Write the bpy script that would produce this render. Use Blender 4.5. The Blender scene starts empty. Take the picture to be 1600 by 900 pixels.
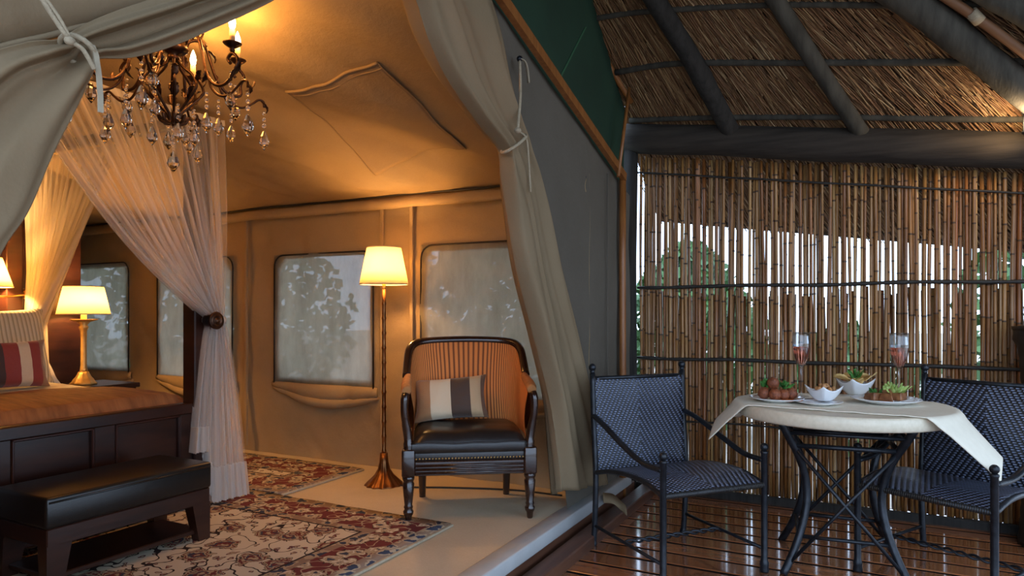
import bpy, bmesh, math, random
from mathutils import Vector, Matrix, noise

# ------------------------------------------------------------------ camera, sky, exposure
SC = bpy.context.scene
COL = SC.collection
CAM_H, HOR, FPX = 1.17, 490.0, 1067.0
YAW = math.radians(27.3)
cam_data = bpy.data.cameras.new('camera')
cam_data.sensor_width = 36.0
cam_data.lens = 36.0 * FPX / 1600.0
cam_data.shift_y = (HOR - 450.0) / 1600.0
cam_data.clip_start = 0.05
cam = bpy.data.objects.new('camera', cam_data)
cam.location = (0, 0, CAM_H)
cam.rotation_euler = (math.pi / 2, 0, YAW)
COL.objects.link(cam)
SC.camera = cam

world = bpy.data.worlds.new('sky')
SC.world = world
world.use_nodes = True
wb = world.node_tree.nodes['Background']
wb.inputs[0].default_value = (0.58, 0.75, 1.0, 1)
wb.inputs[1].default_value = 3.8
SC.view_settings.view_transform = 'Standard'
SC.view_settings.look = 'None'
SC.view_settings.exposure = 0.0
SC.view_settings.gamma = 1.0
SC.view_settings.use_curve_mapping = False
WARM = (1.0, 0.46, 0.11)
LAMP_COL = (1.0, 0.53, 0.18)
CHANDELIER_W, FLOOR_LAMP_W, TABLE_LAMP_W, SCONCE_W = 10.0, 20.0, 24.0, 70.0

# ------------------------------------------------------------------ rays of the surveyed photograph -> real positions
SN, CS = math.sin(YAW), math.cos(YAW)
def ray(px, py):
    f = (px - 800.0) / FPX
    return Vector((-SN + CS * f, CS + SN * f, (HOR - py) / FPX))
def on_x(px, py, X):
    r = ray(px, py); t = X / r.x
    return Vector((X, r.y * t, CAM_H + r.z * t))
def on_y(px, py, Y):
    r = ray(px, py); t = Y / r.y
    return Vector((r.x * t, Y, CAM_H + r.z * t))
def on_z(px, py, Z):
    r = ray(px, py); t = (Z - CAM_H) / r.z
    return Vector((r.x * t, r.y * t, Z))
ROOF_S, ROOF_T, ROOF_Z = 0.8, -0.145, 2.36
def roof_z(x, y): return ROOF_Z + ROOF_T * (x + 1.35) + ROOF_S * (4.5 - y)
def on_roof(px, py, off=0.0):
    r = ray(px, py)
    t = (ROOF_Z + ROOF_T * 1.35 + ROOF_S * 4.5 + off - CAM_H) / (r.z - ROOF_T * r.x + ROOF_S * r.y)
    return Vector((r.x * t, r.y * t, CAM_H + r.z * t))

RND = random.Random(11)
PI = math.pi
def lerp(a, b, t): return a + (b - a) * t
def smooth(t):
    t = max(0.0, min(1.0, t)); return t * t * (3 - 2 * t)
def cr(pts, n):
    """Catmull-Rom through points of any dimension, n steps per span."""
    P = [tuple(p) for p in pts]
    P = [tuple(2 * a - b for a, b in zip(P[0], P[1]))] + P + [tuple(2 * a - b for a, b in zip(P[-1], P[-2]))]
    out = []
    for i in range(1, len(P) - 2):
        for k in range(n):
            t = k / n
            out.append(tuple(0.5 * (2 * b + (c - a) * t + (2 * a - 5 * b + 4 * c - d) * t * t + (3 * b - a - 3 * c + d) * t ** 3)
                             for a, b, c, d in zip(P[i - 1], P[i], P[i + 1], P[i + 2])))
    out.append(P[-2])
    return out
def interp(tab, x):
    if x <= tab[0][0]: return tab[0][1:]
    for a, b in zip(tab, tab[1:]):
        if x <= b[0]:
            t = (x - a[0]) / (b[0] - a[0])
            return tuple(lerp(p, q, t) for p, q in zip(a[1:], b[1:]))
    return tab[-1][1:]
def nz(x, y, z=0.0): return noise.noise(Vector((x, y, z)))

# ------------------------------------------------------------------ mesh builder
def wmat(o):
    m = o.matrix_basis.copy()
    while o.parent:
        o = o.parent; m = o.matrix_basis @ m
    return m
class MB:
    def __init__(s): s.v = []; s.f = []; s.sm = []; s.uv = {}; s.M = None
    def add(s, vs, fs, sm=False, uv=None):
        o = len(s.v)
        for i, p in enumerate(vs):
            p = Vector(p)
            s.v.append(s.M @ p if s.M else p)
            if uv: s.uv[o + i] = uv[i]
        for f in fs:
            s.f.append(tuple(o + i for i in f)); s.sm.append(sm)
        return s
    def box(s, lo, hi, b=0.0, seg=1, rot=None):
        c = (Vector(lo) + Vector(hi)) / 2; d = Vector(hi) - Vector(lo)
        if b <= 0:
            vs = [(x, y, z) for z in (-.5, .5) for y in (-.5, .5) for x in (-.5, .5)]
            vs = [Vector((p[0] * d.x, p[1] * d.y, p[2] * d.z)) for p in vs]
            fs = [(0, 2, 3, 1), (4, 5, 7, 6), (0, 1, 5, 4), (2, 6, 7, 3), (0, 4, 6, 2), (1, 3, 7, 5)]
        else:
            bm = bmesh.new(); bmesh.ops.create_cube(bm, size=1)
            for w in bm.verts: w.co = Vector((w.co.x * d.x, w.co.y * d.y, w.co.z * d.z))
            bmesh.ops.bevel(bm, geom=bm.edges[:], offset=min(b, min(d) * .49), segments=seg, profile=.5, affect='EDGES')
            bm.verts.index_update()
            vs = [w.co.copy() for w in bm.verts]; fs = [[w.index for w in f.verts] for f in bm.faces]; bm.free()
        if rot: vs = [rot @ p for p in vs]
        return s.add([c + p for p in vs], fs, sm=(b > 0 and seg > 1))
    def tube(s, path, r, n=8, cap=True, flat=1.0, uvs=False):
        P = [Vector(p) for p in path]; m = len(P)
        rr = r if isinstance(r, (list, tuple)) else [r] * m
        T = []
        for i in range(m):
            t = P[min(i + 1, m - 1)] - P[max(i - 1, 0)]
            T.append(t.normalized() if t.length > 1e-9 else Vector((0, 0, 1)))
        up = Vector((0, 0, 1)) if abs(T[0].z) < .9 else Vector((1, 0, 0))
        N = (up - T[0] * up.dot(T[0])).normalized()
        vs = []
        for i in range(m):
            N = (N - T[i] * N.dot(T[i]))
            N = N.normalized() if N.length > 1e-6 else T[i].orthogonal().normalized()
            B = T[i].cross(N)
            for k in range(n):
                a = 2 * PI * k / n
                vs.append(P[i] + (N * math.cos(a) * flat + B * math.sin(a)) * rr[i])
        fs = [(i * n + k, i * n + (k + 1) % n, (i + 1) * n + (k + 1) % n, (i + 1) * n + k) for i in range(m - 1) for k in range(n)]
        o = len(s.v)
        s.add(vs, fs, True)
        if cap:
            s.f.append(tuple(o + k for k in reversed(range(n)))); s.sm.append(False)
            s.f.append(tuple(o + (m - 1) * n + k for k in range(n))); s.sm.append(False)
        return s
    def lathe(s, prof, c=(0, 0, 0), n=20, ripple=None, sm=True):
        """prof: (r, z) from bottom to top around the z axis."""
        c = Vector(c); vs = []; m = len(prof)
        for i, (r, z) in enumerate(prof):
            for k in range(n):
                a = 2 * PI * k / n
                q = r * (1 + (ripple(a, i) if ripple else 0))
                vs.append(c + Vector((q * math.cos(a), q * math.sin(a), z)))
        fs = [(i * n + k, i * n + (k + 1) % n, (i + 1) * n + (k + 1) % n, (i + 1) * n + k) for i in range(m - 1) for k in range(n)]
        o = len(s.v); s.add(vs, fs, sm)
        if prof[0][0] > 1e-5: s.f.append(tuple(o + k for k in reversed(range(n)))); s.sm.append(False)
        if prof[-1][0] > 1e-5: s.f.append(tuple(o + (m - 1) * n + k for k in range(n))); s.sm.append(False)
        return s
    def grid(s, pts, keep=None, sm=True, closed=False):
        h = len(pts); w = len(pts[0]); vs = [p for row in pts for p in row]
        uv = [(j / (w - 1), i / (h - 1)) for i in range(h) for j in range(w)]
        fs = []
        for i in range(h - 1):
            for j in range(w - 1):
                if keep is None or keep(i, j):
                    fs.append((i * w + j, i * w + j + 1, (i + 1) * w + j + 1, (i + 1) * w + j))
        return s.add(vs, fs, sm, uv)
    def ball(s, c, r, n=10, m=7, sq=(1, 1, 1), wob=0, seed=0):
        c = Vector(c); vs = [c + Vector((0, 0, -r * sq[2]))]
        for i in range(1, m):
            t = PI * i / m
            for k in range(n):
                a = 2 * PI * k / n
                d = Vector((math.sin(t) * math.cos(a), math.sin(t) * math.sin(a), -math.cos(t)))
                q = r * (1 + (wob * nz(d.x * 2.5 + seed, d.y * 2.5, d.z * 2.5) if wob else 0))
                vs.append(c + Vector((d.x * sq[0], d.y * sq[1], d.z * sq[2])) * q)
        vs.append(c + Vector((0, 0, r * sq[2])))
        fs = [(0, 1 + (k + 1) % n, 1 + k) for k in range(n)]
        fs += [(1 + i * n + k, 1 + i * n + (k + 1) % n, 1 + (i + 1) * n + (k + 1) % n, 1 + (i + 1) * n + k) for i in range(m - 2) for k in range(n)]
        L = len(vs) - 1; b = 1 + (m - 2) * n
        fs += [(L, b + k, b + (k + 1) % n) for k in range(n)]
        return s.add(vs, fs, True)
    def slab(s, poly, off):
        """closed prism: polygon of 3-D points extruded by vector off."""
        off = Vector(off); n = len(poly); P = [Vector(p) for p in poly]
        vs = P + [p + off for p in P]
        fs = [tuple(range(n))[::-1], tuple(range(n, 2 * n))] + [(i, (i + 1) % n, n + (i + 1) % n, n + i) for i in range(n)]
        return s.add(vs, fs)
    def build(s, name, mat, parent=None, world=True, thick=0, sub=0):
        me = bpy.data.meshes.new(name)
        vs = s.v
        if parent is not None and world:
            inv = wmat(parent).inverted(); vs = [inv @ p for p in vs]
        me.from_pydata([tuple(p) for p in vs], [], s.f)
        me.polygons.foreach_set('use_smooth', s.sm)
        if s.uv:
            L = me.uv_layers.new(name='UVMap')
            for lp in me.loops: L.data[lp.index].uv = s.uv.get(lp.vertex_index, (0, 0))
        me.materials.append(mat); me.update()
        o = bpy.data.objects.new(name, me); COL.objects.link(o)
        if parent is not None: o.parent = parent
        if thick:
            m = o.modifiers.new('thickness', 'SOLIDIFY'); m.thickness = thick; m.offset = 0
        if sub:
            m = o.modifiers.new('smooth', 'SUBSURF'); m.levels = sub; m.render_levels = sub
        return o
def tag(o, label=None, cat=None, group=None, kind=None):
    if label: o['label'] = label
    if cat: o['category'] = cat
    if group: o['group'] = group
    if kind: o['kind'] = kind
    return o
def thing(name, label, cat, loc=(0, 0, 0), rz=0.0, group=None):
    o = bpy.data.objects.new(name, None); COL.objects.link(o)
    o.empty_display_size = .05; o.location = loc; o.rotation_euler = (0, 0, rz)
    return tag(o, label, cat, group)
def place(proto, name, parent=None, loc=None, rot=None, scale=None):
    o = proto.copy(); o.name = name; COL.objects.link(o); o.parent = parent
    if loc is not None: o.location = loc
    if rot is not None: o.rotation_euler = rot
    if scale is not None: o.scale = scale
    return o
def copy_tree(o, parent=None):
    c = o.copy(); COL.objects.link(c); c.parent = parent
    for ch in [x for x in list(COL.objects) if x.parent == o]: copy_tree(ch, c)
    return c
def lamp(name, parent, loc, w, col=None, r=.02):
    d = bpy.data.lights.new(name, 'POINT'); d.energy = w; d.color = col or (WARM if 'chandelier' in name else LAMP_COL); d.shadow_soft_size = r
    o = bpy.data.objects.new(name, d); COL.objects.link(o); o.parent = parent
    o.location = wmat(parent).inverted() @ Vector(loc)
    return o

# ------------------------------------------------------------------ materials
def new_mat(name):
    m = bpy.data.materials.new(name); m.use_nodes = True
    nt = m.node_tree; return m, nt, nt.nodes['Principled BSDF']
def nd(nt, kind, **kw):
    n = nt.nodes.new(kind)
    for k, v in kw.items(): setattr(n, k, v)
    return n
def ramp(nt, stops, src=None, const=False):
    n = nt.nodes.new('ShaderNodeValToRGB')
    if const: n.color_ramp.interpolation = 'CONSTANT'
    e = n.color_ramp.elements
    while len(e) < len(stops): e.new(.5)
    for q, (p, c) in zip(e, stops):
        q.position = p; q.color = (*c, 1) if len(c) == 3 else c
    if src: nt.links.new(src, n.inputs[0])
    return n
def math_(nt, op, a, b=None, c=None):
    n = nt.nodes.new('ShaderNodeMath'); n.operation = op
    for i, x in enumerate((a, b, c)):
        if x is None: continue
        if isinstance(x, (int, float)): n.inputs[i].default_value = x
        else: nt.links.new(x, n.inputs[i])
    return n.outputs[0]
def mixc(nt, f, a, b):
    n = nt.nodes.new('ShaderNodeMix'); n.data_type = 'RGBA'
    for i, x in ((0, f), (6, a), (7, b)):
        if isinstance(x, (int, float)): n.inputs[i].default_value = x
        elif isinstance(x, tuple): n.inputs[i].default_value = (*x, 1)
        else: nt.links.new(x, n.inputs[i])
    return n.outputs[2]
def coord(nt, scale=(1, 1, 1), which='Object'):
    tc = nt.nodes.new('ShaderNodeTexCoord'); mp = nt.nodes.new('ShaderNodeMapping')
    nt.links.new(tc.outputs[which], mp.inputs[0]); mp.inputs['Scale'].default_value = scale
    return mp.outputs[0]
def tex_noise(nt, vec, scale, detail=4, rough=.55, dist=0):
    n = nt.nodes.new('ShaderNodeTexNoise'); n.inputs['Scale'].default_value = scale
    n.inputs['Detail'].default_value = detail; n.inputs['Roughness'].default_value = rough; n.inputs['Distortion'].default_value = dist
    nt.links.new(vec, n.inputs['Vector']); return n.outputs[0]
def bump(nt, bs, h, strength=.3, dist=.01):
    b = nt.nodes.new('ShaderNodeBump'); b.inputs['Strength'].default_value = strength; b.inputs['Distance'].default_value = dist
    nt.links.new(h, b.inputs['Height']); nt.links.new(b.outputs[0], bs.inputs['Normal'])
def simple(name, c1, c2=None, scale=8, rough=.6, metal=0, stretch=(1, 1, 1), bmp=0, bscale=None, spec=.5, detail=5, rnd=0, coat=0):
    m, nt, bs = new_mat(name)
    bs.inputs['Roughness'].default_value = rough; bs.inputs['Metallic'].default_value = metal
    bs.inputs['Specular IOR Level'].default_value = spec
    bs.inputs['Coat Weight'].default_value = coat
    v = coord(nt, stretch); f = tex_noise(nt, v, scale, detail)
    out = ramp(nt, [(.32, c1), (.68, c2 or c1)], f).outputs[0]
    if rnd:
        oi = nt.nodes.new('ShaderNodeObjectInfo')
        hs = nt.nodes.new('ShaderNodeHueSaturation'); nt.links.new(out, hs.inputs['Color'])
        nt.links.new(math_(nt, 'MULTIPLY_ADD', oi.outputs['Random'], rnd, 1 - rnd / 2), hs.inputs['Value']); out = hs.outputs[0]
    nt.links.new(out, bs.inputs['Base Color'])
    if bmp: bump(nt, bs, tex_noise(nt, v, bscale or scale * 4, 3), bmp, .004)
    return m
def weave_bump(nt, bs, s=420, strength=.25):
    v = coord(nt)
    n = tex_noise(nt, v, s, 1)
    bump(nt, bs, n, strength, .002)
def canvas_mat(name, c1, c2):
    m, nt, bs = new_mat(name)
    v = coord(nt)
    f = tex_noise(nt, v, 1.7, 5, .6)
    fine = tex_noise(nt, coord(nt, (1, 1, 1)), 160, 2)
    c = ramp(nt, [(.3, c1), (.7, c2)], math_(nt, 'ADD', math_(nt, 'MULTIPLY', f, .75), math_(nt, 'MULTIPLY', fine, .25)))
    nt.links.new(c.outputs[0], bs.inputs['Base Color'])
    bs.inputs['Roughness'].default_value = .9; bs.inputs['Specular IOR Level'].default_value = .15
    n2 = tex_noise(nt, coord(nt, (1, 1, 1)), 14, 4, .6)
    bump(nt, bs, math_(nt, 'ADD', math_(nt, 'MULTIPLY', n2, .8), math_(nt, 'MULTIPLY', fine, .12)), .28, .02)
    return m
MAT = {}
MAT['canvas'] = canvas_mat('tent canvas', (.32, .22, .115), (.41, .29, .16))
MAT['curtain'] = canvas_mat('curtain canvas', (.28, .208, .125), (.34, .258, .16))
MAT['front'] = canvas_mat('shade toned front canvas', (.112, .097, .076), (.145, .127, .102))  # same beige canvas as the curtains, darkened in colour to stand for shade
def add_translucency(m, col, f):
    nt = m.node_tree; bs = nt.nodes['Principled BSDF']; t = nt.nodes.new('ShaderNodeBsdfTranslucent'); t.inputs[0].default_value = (*col, 1)
    x = nt.nodes.new('ShaderNodeMixShader'); x.inputs[0].default_value = f
    nt.links.new(bs.outputs[0], x.inputs[1]); nt.links.new(t.outputs[0], x.inputs[2]); nt.links.new(x.outputs[0], nt.nodes['Material Output'].inputs[0])
add_translucency(MAT['curtain'], (.55, .38, .18), .28)
MAT['green'] = simple('green flysheet', (.010, .035, .018), (.014, .05, .026), 3, .8, bmp=.1)
MAT['green_stripe'] = simple('light green seam tape', (.03, .11, .05), None, 3, .7)
MAT['piping'] = simple('black piping', (.02, .015, .012), None, 5, .6)
MAT['rope'] = simple('cotton cord', (.33, .26, .17), (.42, .34, .23), 120, .9, bmp=.4)
MAT['ribbon'] = simple('canvas tie strap', (.36, .30, .21), (.42, .36, .26), 60, .9)
MAT['orange_wood'] = simple('varnished pole', (.22, .075, .018), (.34, .13, .035), 5, .38, stretch=(8, 8, 1), bmp=.1)
MAT['post'] = simple('dark creosoted pole', (.012, .010, .008), (.03, .026, .022), 6, .9, stretch=(6, 6, .7), bmp=.4)
MAT['beam'] = simple('dark log', (.018, .012, .008), (.045, .033, .023), 5, .9, stretch=(.5, 6, 6), bmp=.5)
MAT['rafter'] = simple('weathered rafter', (.028, .024, .017), (.07, .062, .047), 5, .9, stretch=(4, 1, 1), bmp=.5)
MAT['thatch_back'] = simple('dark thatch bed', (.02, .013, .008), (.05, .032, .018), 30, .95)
MAT['white_edge'] = simple('white floor edging', (.42, .43, .43), (.50, .51, .51), 6, .45)
MAT['mat_floor'] = None
MAT['dark_wood'] = simple('dark mahogany', (.016, .005, .003), (.04, .012, .006), 4, .33, stretch=(1, 1, 6), bmp=.06, spec=.5)
MAT['headboard'] = simple('red mahogany', (.018, .005, .003), (.045, .011, .006), 3, .35, stretch=(6, 6, .6), bmp=.05)
MAT['chair_wood'] = simple('polished chair frame', (.016, .006, .004), (.04, .015, .008), 6, .2, stretch=(4, 4, 1), coat=.4)
MAT['leather'] = simple('dark brown leather', (.010, .007, .006), (.018, .012, .010), 40, .3, bmp=.12, bscale=260)
MAT['bench_leather'] = simple('black leather', (.008, .007, .006), (.013, .011, .010), 40, .28, bmp=.10, bscale=260)
MAT['brass'] = simple('aged brass', (.42, .22, .07), (.62, .36, .13), 12, .32, 1.0, bmp=.15)
MAT['gold'] = simple('gilded resin', (.48, .28, .08), (.65, .42, .14), 20, .42, .6, bmp=.3)
MAT['bronze'] = simple('copper bronze', (.16, .065, .025), (.36, .16, .06), 14, .34, 1.0, bmp=.3)
MAT['iron_rust'] = simple('bronzed wrought iron', (.028, .013, .008), (.10, .045, .022), 18, .36, .8, bmp=.4)
MAT['iron'] = simple('black wrought iron', (.012, .014, .018), (.028, .032, .04), 30, .36, .5, bmp=.2)
MAT['nail'] = simple('brass nail', (.5, .32, .12), None, 5, .3, 1.0)
MAT['candle'] = simple('candle sleeve', (.62, .42, .2), None, 9, .6)
MAT['sheet'] = simple('cream linen', (.62, .52, .36), (.70, .60, .44), 14, .9, bmp=.3, bscale=30)
MAT['white_linen'] = simple('white pillow linen', (.72, .66, .54), None, 9, .9)
MAT['table_top'] = simple('cream stone table top', (.68, .60, .45), (.76, .68, .53), 60, .4, bmp=.05)
MAT['cloth'] = simple('ivory table linen', (.80, .74, .60), (.85, .79, .65), 30, .9, bmp=.15, bscale=500)
MAT['porcelain'] = simple('white porcelain', (.78, .79, .80), None, 4, .12, coat=.4)
MAT['parsley'] = simple('parsley', (.03, .14, .02), (.08, .26, .04), 60, .6)
MAT['lettuce'] = simple('frilly lettuce', (.30, .45, .08), (.55, .66, .25), 60, .6)
MAT['chip'] = simple('fried chip', (.62, .36, .10), (.80, .58, .25), 40, .5, rnd=.3)
MAT['nutbit'] = simple('spiced nuts', (.36, .15, .05), (.55, .28, .11), 50, .5, rnd=.5)
MAT['pastry'] = simple('fried pastry', (.16, .055, .02), (.36, .15, .06), 40, .4, rnd=.3)
MAT['ball'] = simple('fried meatball', (.13, .03, .012), (.32, .09, .03), 110, .45, bmp=.8, bscale=260, rnd=.3)
MAT['sauce'] = simple('orange sauce', (.6, .16, .03), None, 20, .25)
MAT['ground'] = simple('pale sand', (.34, .28, .22), (.46, .40, .33), 1.5, .95)
MAT['leaf'] = simple('shrub leaf', (.03, .09, .02), (.09, .2, .05), 2, .6, rnd=.3)
MAT['bark'] = simple('shrub stem', (.05, .035, .02), (.1, .07, .04), 20, .9)
MAT['joist'] = simple('dark underfloor', (.006, .004, .003), None, 4, .9)
MAT['kerb'] = simple('kerb timber', (.06, .022, .012), (.13, .055, .03), 4, .35, stretch=(6, .6, 6), bmp=.15)
MAT['caulk'] = simple('black caulking', (.004, .003, .003), None, 4, .9, spec=.1)
MAT['urn'] = simple('carved dark wood', (.014, .009, .006), (.03, .02, .013), 8, .5, bmp=.4)
MAT['cord'] = simple('black cable', (.01, .01, .01), None, 4, .4)

def m_matfloor():
    m, nt, bs = new_mat('beige floor matting')
    f = tex_noise(nt, coord(nt), 2.2, 6, .6); g = tex_noise(nt, coord(nt, (1, 2.2, 1)), 130, 2)
    c = ramp(nt, [(.3, (.46, .36, .24)), (.7, (.60, .49, .34))], math_(nt, 'ADD', math_(nt, 'MULTIPLY', f, .6), math_(nt, 'MULTIPLY', g, .4)))
    nt.links.new(c.outputs[0], bs.inputs['Base Color']); bs.inputs['Roughness'].default_value = .75
    bump(nt, bs, g, .25, .004); return m
MAT['mat_floor'] = m_matfloor()
def m_plank():
    m, nt, bs = new_mat('varnished deck plank')
    oi = nt.nodes.new('ShaderNodeObjectInfo')
    tc = nt.nodes.new('ShaderNodeTexCoord'); ad = nt.nodes.new('ShaderNodeVectorMath'); ad.operation = 'ADD'
    cx = nt.nodes.new('ShaderNodeCombineXYZ'); nt.links.new(math_(nt, 'MULTIPLY', oi.outputs['Random'], 37.0), cx.inputs[0])
    nt.links.new(tc.outputs['Object'], ad.inputs[0]); nt.links.new(cx.outputs[0], ad.inputs[1])
    mp = nt.nodes.new('ShaderNodeMapping'); mp.inputs['Scale'].default_value = (1, 9, 9); nt.links.new(ad.outputs[0], mp.inputs[0])
    f = tex_noise(nt, mp.outputs[0], 2.2, 6, .6, .4)
    g = tex_noise(nt, ad.outputs[0], 3, 3)
    c = ramp(nt, [(.25, (.20, .062, .022)), (.8, (.40, .16, .065))], f)
    hs = nt.nodes.new('ShaderNodeHueSaturation'); nt.links.new(c.outputs[0], hs.inputs['Color'])
    nt.links.new(math_(nt, 'MULTIPLY_ADD', oi.outputs['Random'], .5, .75), hs.inputs['Value'])
    nt.links.new(hs.outputs[0], bs.inputs['Base Color'])
    nt.links.new(math_(nt, 'MULTIPLY_ADD', g, .16, .05), bs.inputs['Roughness'])
    bs.inputs['Coat Weight'].default_value = 1.0; bs.inputs['Coat Roughness'].default_value = .07
    bump(nt, bs, math_(nt, 'ADD', math_(nt, 'MULTIPLY', f, .05), g), .09, .006); return m
MAT['plank'] = m_plank()
def m_reed():
    m, nt, bs = new_mat('dry bamboo reed')
    oi = nt.nodes.new('ShaderNodeObjectInfo')
    tc = nt.nodes.new('ShaderNodeTexCoord'); ad = nt.nodes.new('ShaderNodeVectorMath'); ad.operation = 'ADD'
    cx = nt.nodes.new('ShaderNodeCombineXYZ'); nt.links.new(math_(nt, 'MULTIPLY', oi.outputs['Random'], 61.0), cx.inputs[2])
    nt.links.new(tc.outputs['Object'], ad.inputs[0]); nt.links.new(cx.outputs[0], ad.inputs[1])
    mp = nt.nodes.new('ShaderNodeMapping'); mp.inputs['Scale'].default_value = (30, 30, 1.6); nt.links.new(ad.outputs[0], mp.inputs[0])
    f = tex_noise(nt, mp.outputs[0], 1.6, 5, .6)
    base = ramp(nt, [(0, (.27, .095, .022)), (.25, (.46, .22, .065)), (.5, (.36, .20, .085)), (.75, (.34, .115, .03)), (1, (.55, .33, .13))], oi.outputs['Random'])
    dark = ramp(nt, [(.3, (.42, .38, .34)), (.65, (1, 1, 1))], f)
    mx = nt.nodes.new('ShaderNodeMix'); mx.data_type = 'RGBA'; mx.blend_type = 'MULTIPLY'; mx.inputs[0].default_value = 1
    nt.links.new(base.outputs[0], mx.inputs[6]); nt.links.new(dark.outputs[0], mx.inputs[7])
    nt.links.new(mx.outputs[2], bs.inputs['Base Color']); bs.inputs['Roughness'].default_value = .38
    bump(nt, bs, f, .2, .004); return m
MAT['reed'] = m_reed()
MAT['node'] = simple('dark reed knot', (.075, .035, .016), None, 10, .6)
MAT['binding'] = simple('dark wire bound lath', (.014, .011, .009), (.03, .024, .018), 40, .6, bmp=.3)
def m_straw():
    m, nt, bs = new_mat('thatching straw')
    g = nt.nodes.new('ShaderNodeNewGeometry')
    c = ramp(nt, [(0, (.12, .058, .026)), (.35, (.23, .12, .05)), (.6, (.18, .078, .033)), (.85, (.34, .20, .085)), (1, (.46, .32, .17))], g.outputs['Random Per Island'])
    nt.links.new(c.outputs[0], bs.inputs['Base Color']); bs.inputs['Roughness'].default_value = .6; return m
MAT['straw'] = m_straw()
def m_rug(hx, hy, name):
    m, nt, bs = new_mat(name)
    tc = nt.nodes.new('ShaderNodeTexCoord'); sp = nt.nodes.new('ShaderNodeSeparateXYZ'); nt.links.new(tc.outputs['Object'], sp.inputs[0])
    dx = math_(nt, 'SUBTRACT', hx, math_(nt, 'ABSOLUTE', sp.outputs[0])); dy = math_(nt, 'SUBTRACT', hy, math_(nt, 'ABSOLUTE', sp.outputs[1]))
    d = math_(nt, 'MINIMUM', dx, dy)
    v0 = coord(nt)
    # distorted coordinate for motifs
    nzc = nt.nodes.new('ShaderNodeTexNoise'); nzc.inputs['Scale'].default_value = 22; nt.links.new(v0, nzc.inputs['Vector'])
    vm = nt.nodes.new('ShaderNodeVectorMath'); vm.operation = 'MULTIPLY_ADD'; nt.links.new(nzc.outputs['Color'], vm.inputs[0])
    vm.inputs[1].default_value = (.10, .10, 0); nt.links.new(v0, vm.inputs[2])
    def vor(scale, feat='F1'):
        w = nt.nodes.new('ShaderNodeTexVoronoi'); w.feature = feat; w.voronoi_dimensions = '2D'
        w.inputs['Scale'].default_value = scale; w.inputs['Randomness'].default_value = .75
        nt.links.new(vm.outputs[0], w.inputs['Vector']); return w
    w1 = vor(4.6); w2 = vor(12)
    CRM, RED, NAV, TAN, BLK = (.56, .47, .35), (.15, .035, .032), (.045, .05, .075), (.38, .28, .18), (.035, .022, .02)
    flowers = ramp(nt, [(0, TAN), (.07, RED), (.12, NAV), (.16, TAN), (.20, RED), (.24, TAN), (.27, BLK), (.29, CRM)], w1.outputs['Distance'], True)
    small = ramp(nt, [(0, TAN), (.09, RED), (.15, NAV), (.18, CRM)], w2.outputs['Distance'], True)
    isbig = math_(nt, 'LESS_THAN', w1.outputs['Distance'], .29)
    vine = math_(nt, 'LESS_THAN', math_(nt, 'ABSOLUTE', math_(nt, 'SUBTRACT', tex_noise(nt, v0, 9, 1), .5)), .016)
    lay = mixc(nt, vine, small.outputs[0], BLK)
    field = mixc(nt, isbig, lay, flowers.outputs[0])
    w3 = vor(9)
    bord = ramp(nt, [(0, NAV), (.12, TAN), (.22, CRM), (.30, TAN), (.36, BLK), (.40, RED)], w3.outputs['Distance'], True)
    vine2 = math_(nt, 'LESS_THAN', math_(nt, 'ABSOLUTE', math_(nt, 'SUBTRACT', tex_noise(nt, v0, 14, 1), .5)), .02)
    b2 = mixc(nt, vine2, bord.outputs[0], TAN)
    guard = ramp(nt, [(0, NAV), (.28, TAN), (.45, (.25, .16, .11))], w2.outputs['Distance'], True)
    c = mixc(nt, math_(nt, 'GREATER_THAN', d, .245), b2, guard.outputs[0])
    c = mixc(nt, math_(nt, 'LESS_THAN', d, .07), c, guard.outputs[0])
    c = mixc(nt, math_(nt, 'GREATER_THAN', d, .30), c, field)
    c = mixc(nt, math_(nt, 'LESS_THAN', math_(nt, 'ABSOLUTE', math_(nt, 'SUBTRACT', d, .30)), .006), c, BLK)
    nt.links.new(c, bs.inputs['Base Color']); bs.inputs['Roughness'].default_value = .95; bs.inputs['Specular IOR Level'].default_value = .1
    bump(nt, bs, tex_noise(nt, v0, 300, 2), .3, .004); return m
def m_sheer(name, col, base=.20, amp=.5, freq=30):
    m, nt, bs = new_mat(name); nt.nodes.remove(bs)
    uv = coord(nt, (freq, .25, 1), 'UV')
    f = tex_noise(nt, uv, 1.0, 2, .5)
    fac = math_(nt, 'MULTIPLY_ADD', ramp(nt, [(.40, (0, 0, 0)), (.74, (1, 1, 1))], f).outputs[0], amp, base)
    di = nd(nt, 'ShaderNodeBsdfDiffuse'); di.inputs[0].default_value = (*col, 1)
    tl = nd(nt, 'ShaderNodeBsdfTranslucent'); tl.inputs[0].default_value = (*col, 1)
    tr = nd(nt, 'ShaderNodeBsdfTransparent')
    a = nd(nt, 'ShaderNodeMixShader'); a.inputs[0].default_value = .5
    nt.links.new(di.outputs[0], a.inputs[1]); nt.links.new(tl.outputs[0], a.inputs[2])
    b = nd(nt, 'ShaderNodeMixShader'); nt.links.new(fac, b.inputs[0]); nt.links.new(tr.outputs[0], b.inputs[1]); nt.links.new(a.outputs[0], b.inputs[2])
    nt.links.new(b.outputs[0], nt.nodes['Material Output'].inputs[0]); return m
MAT['sheer'] = m_sheer('sheer voile', (.86, .78, .72))
MAT['sheer_dense'] = m_sheer('gathered voile', (.88, .80, .66), .48, .45, 26)
MAT['hem'] = m_sheer('doubled voile hem', (.80, .74, .68), .72, .15)
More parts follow.
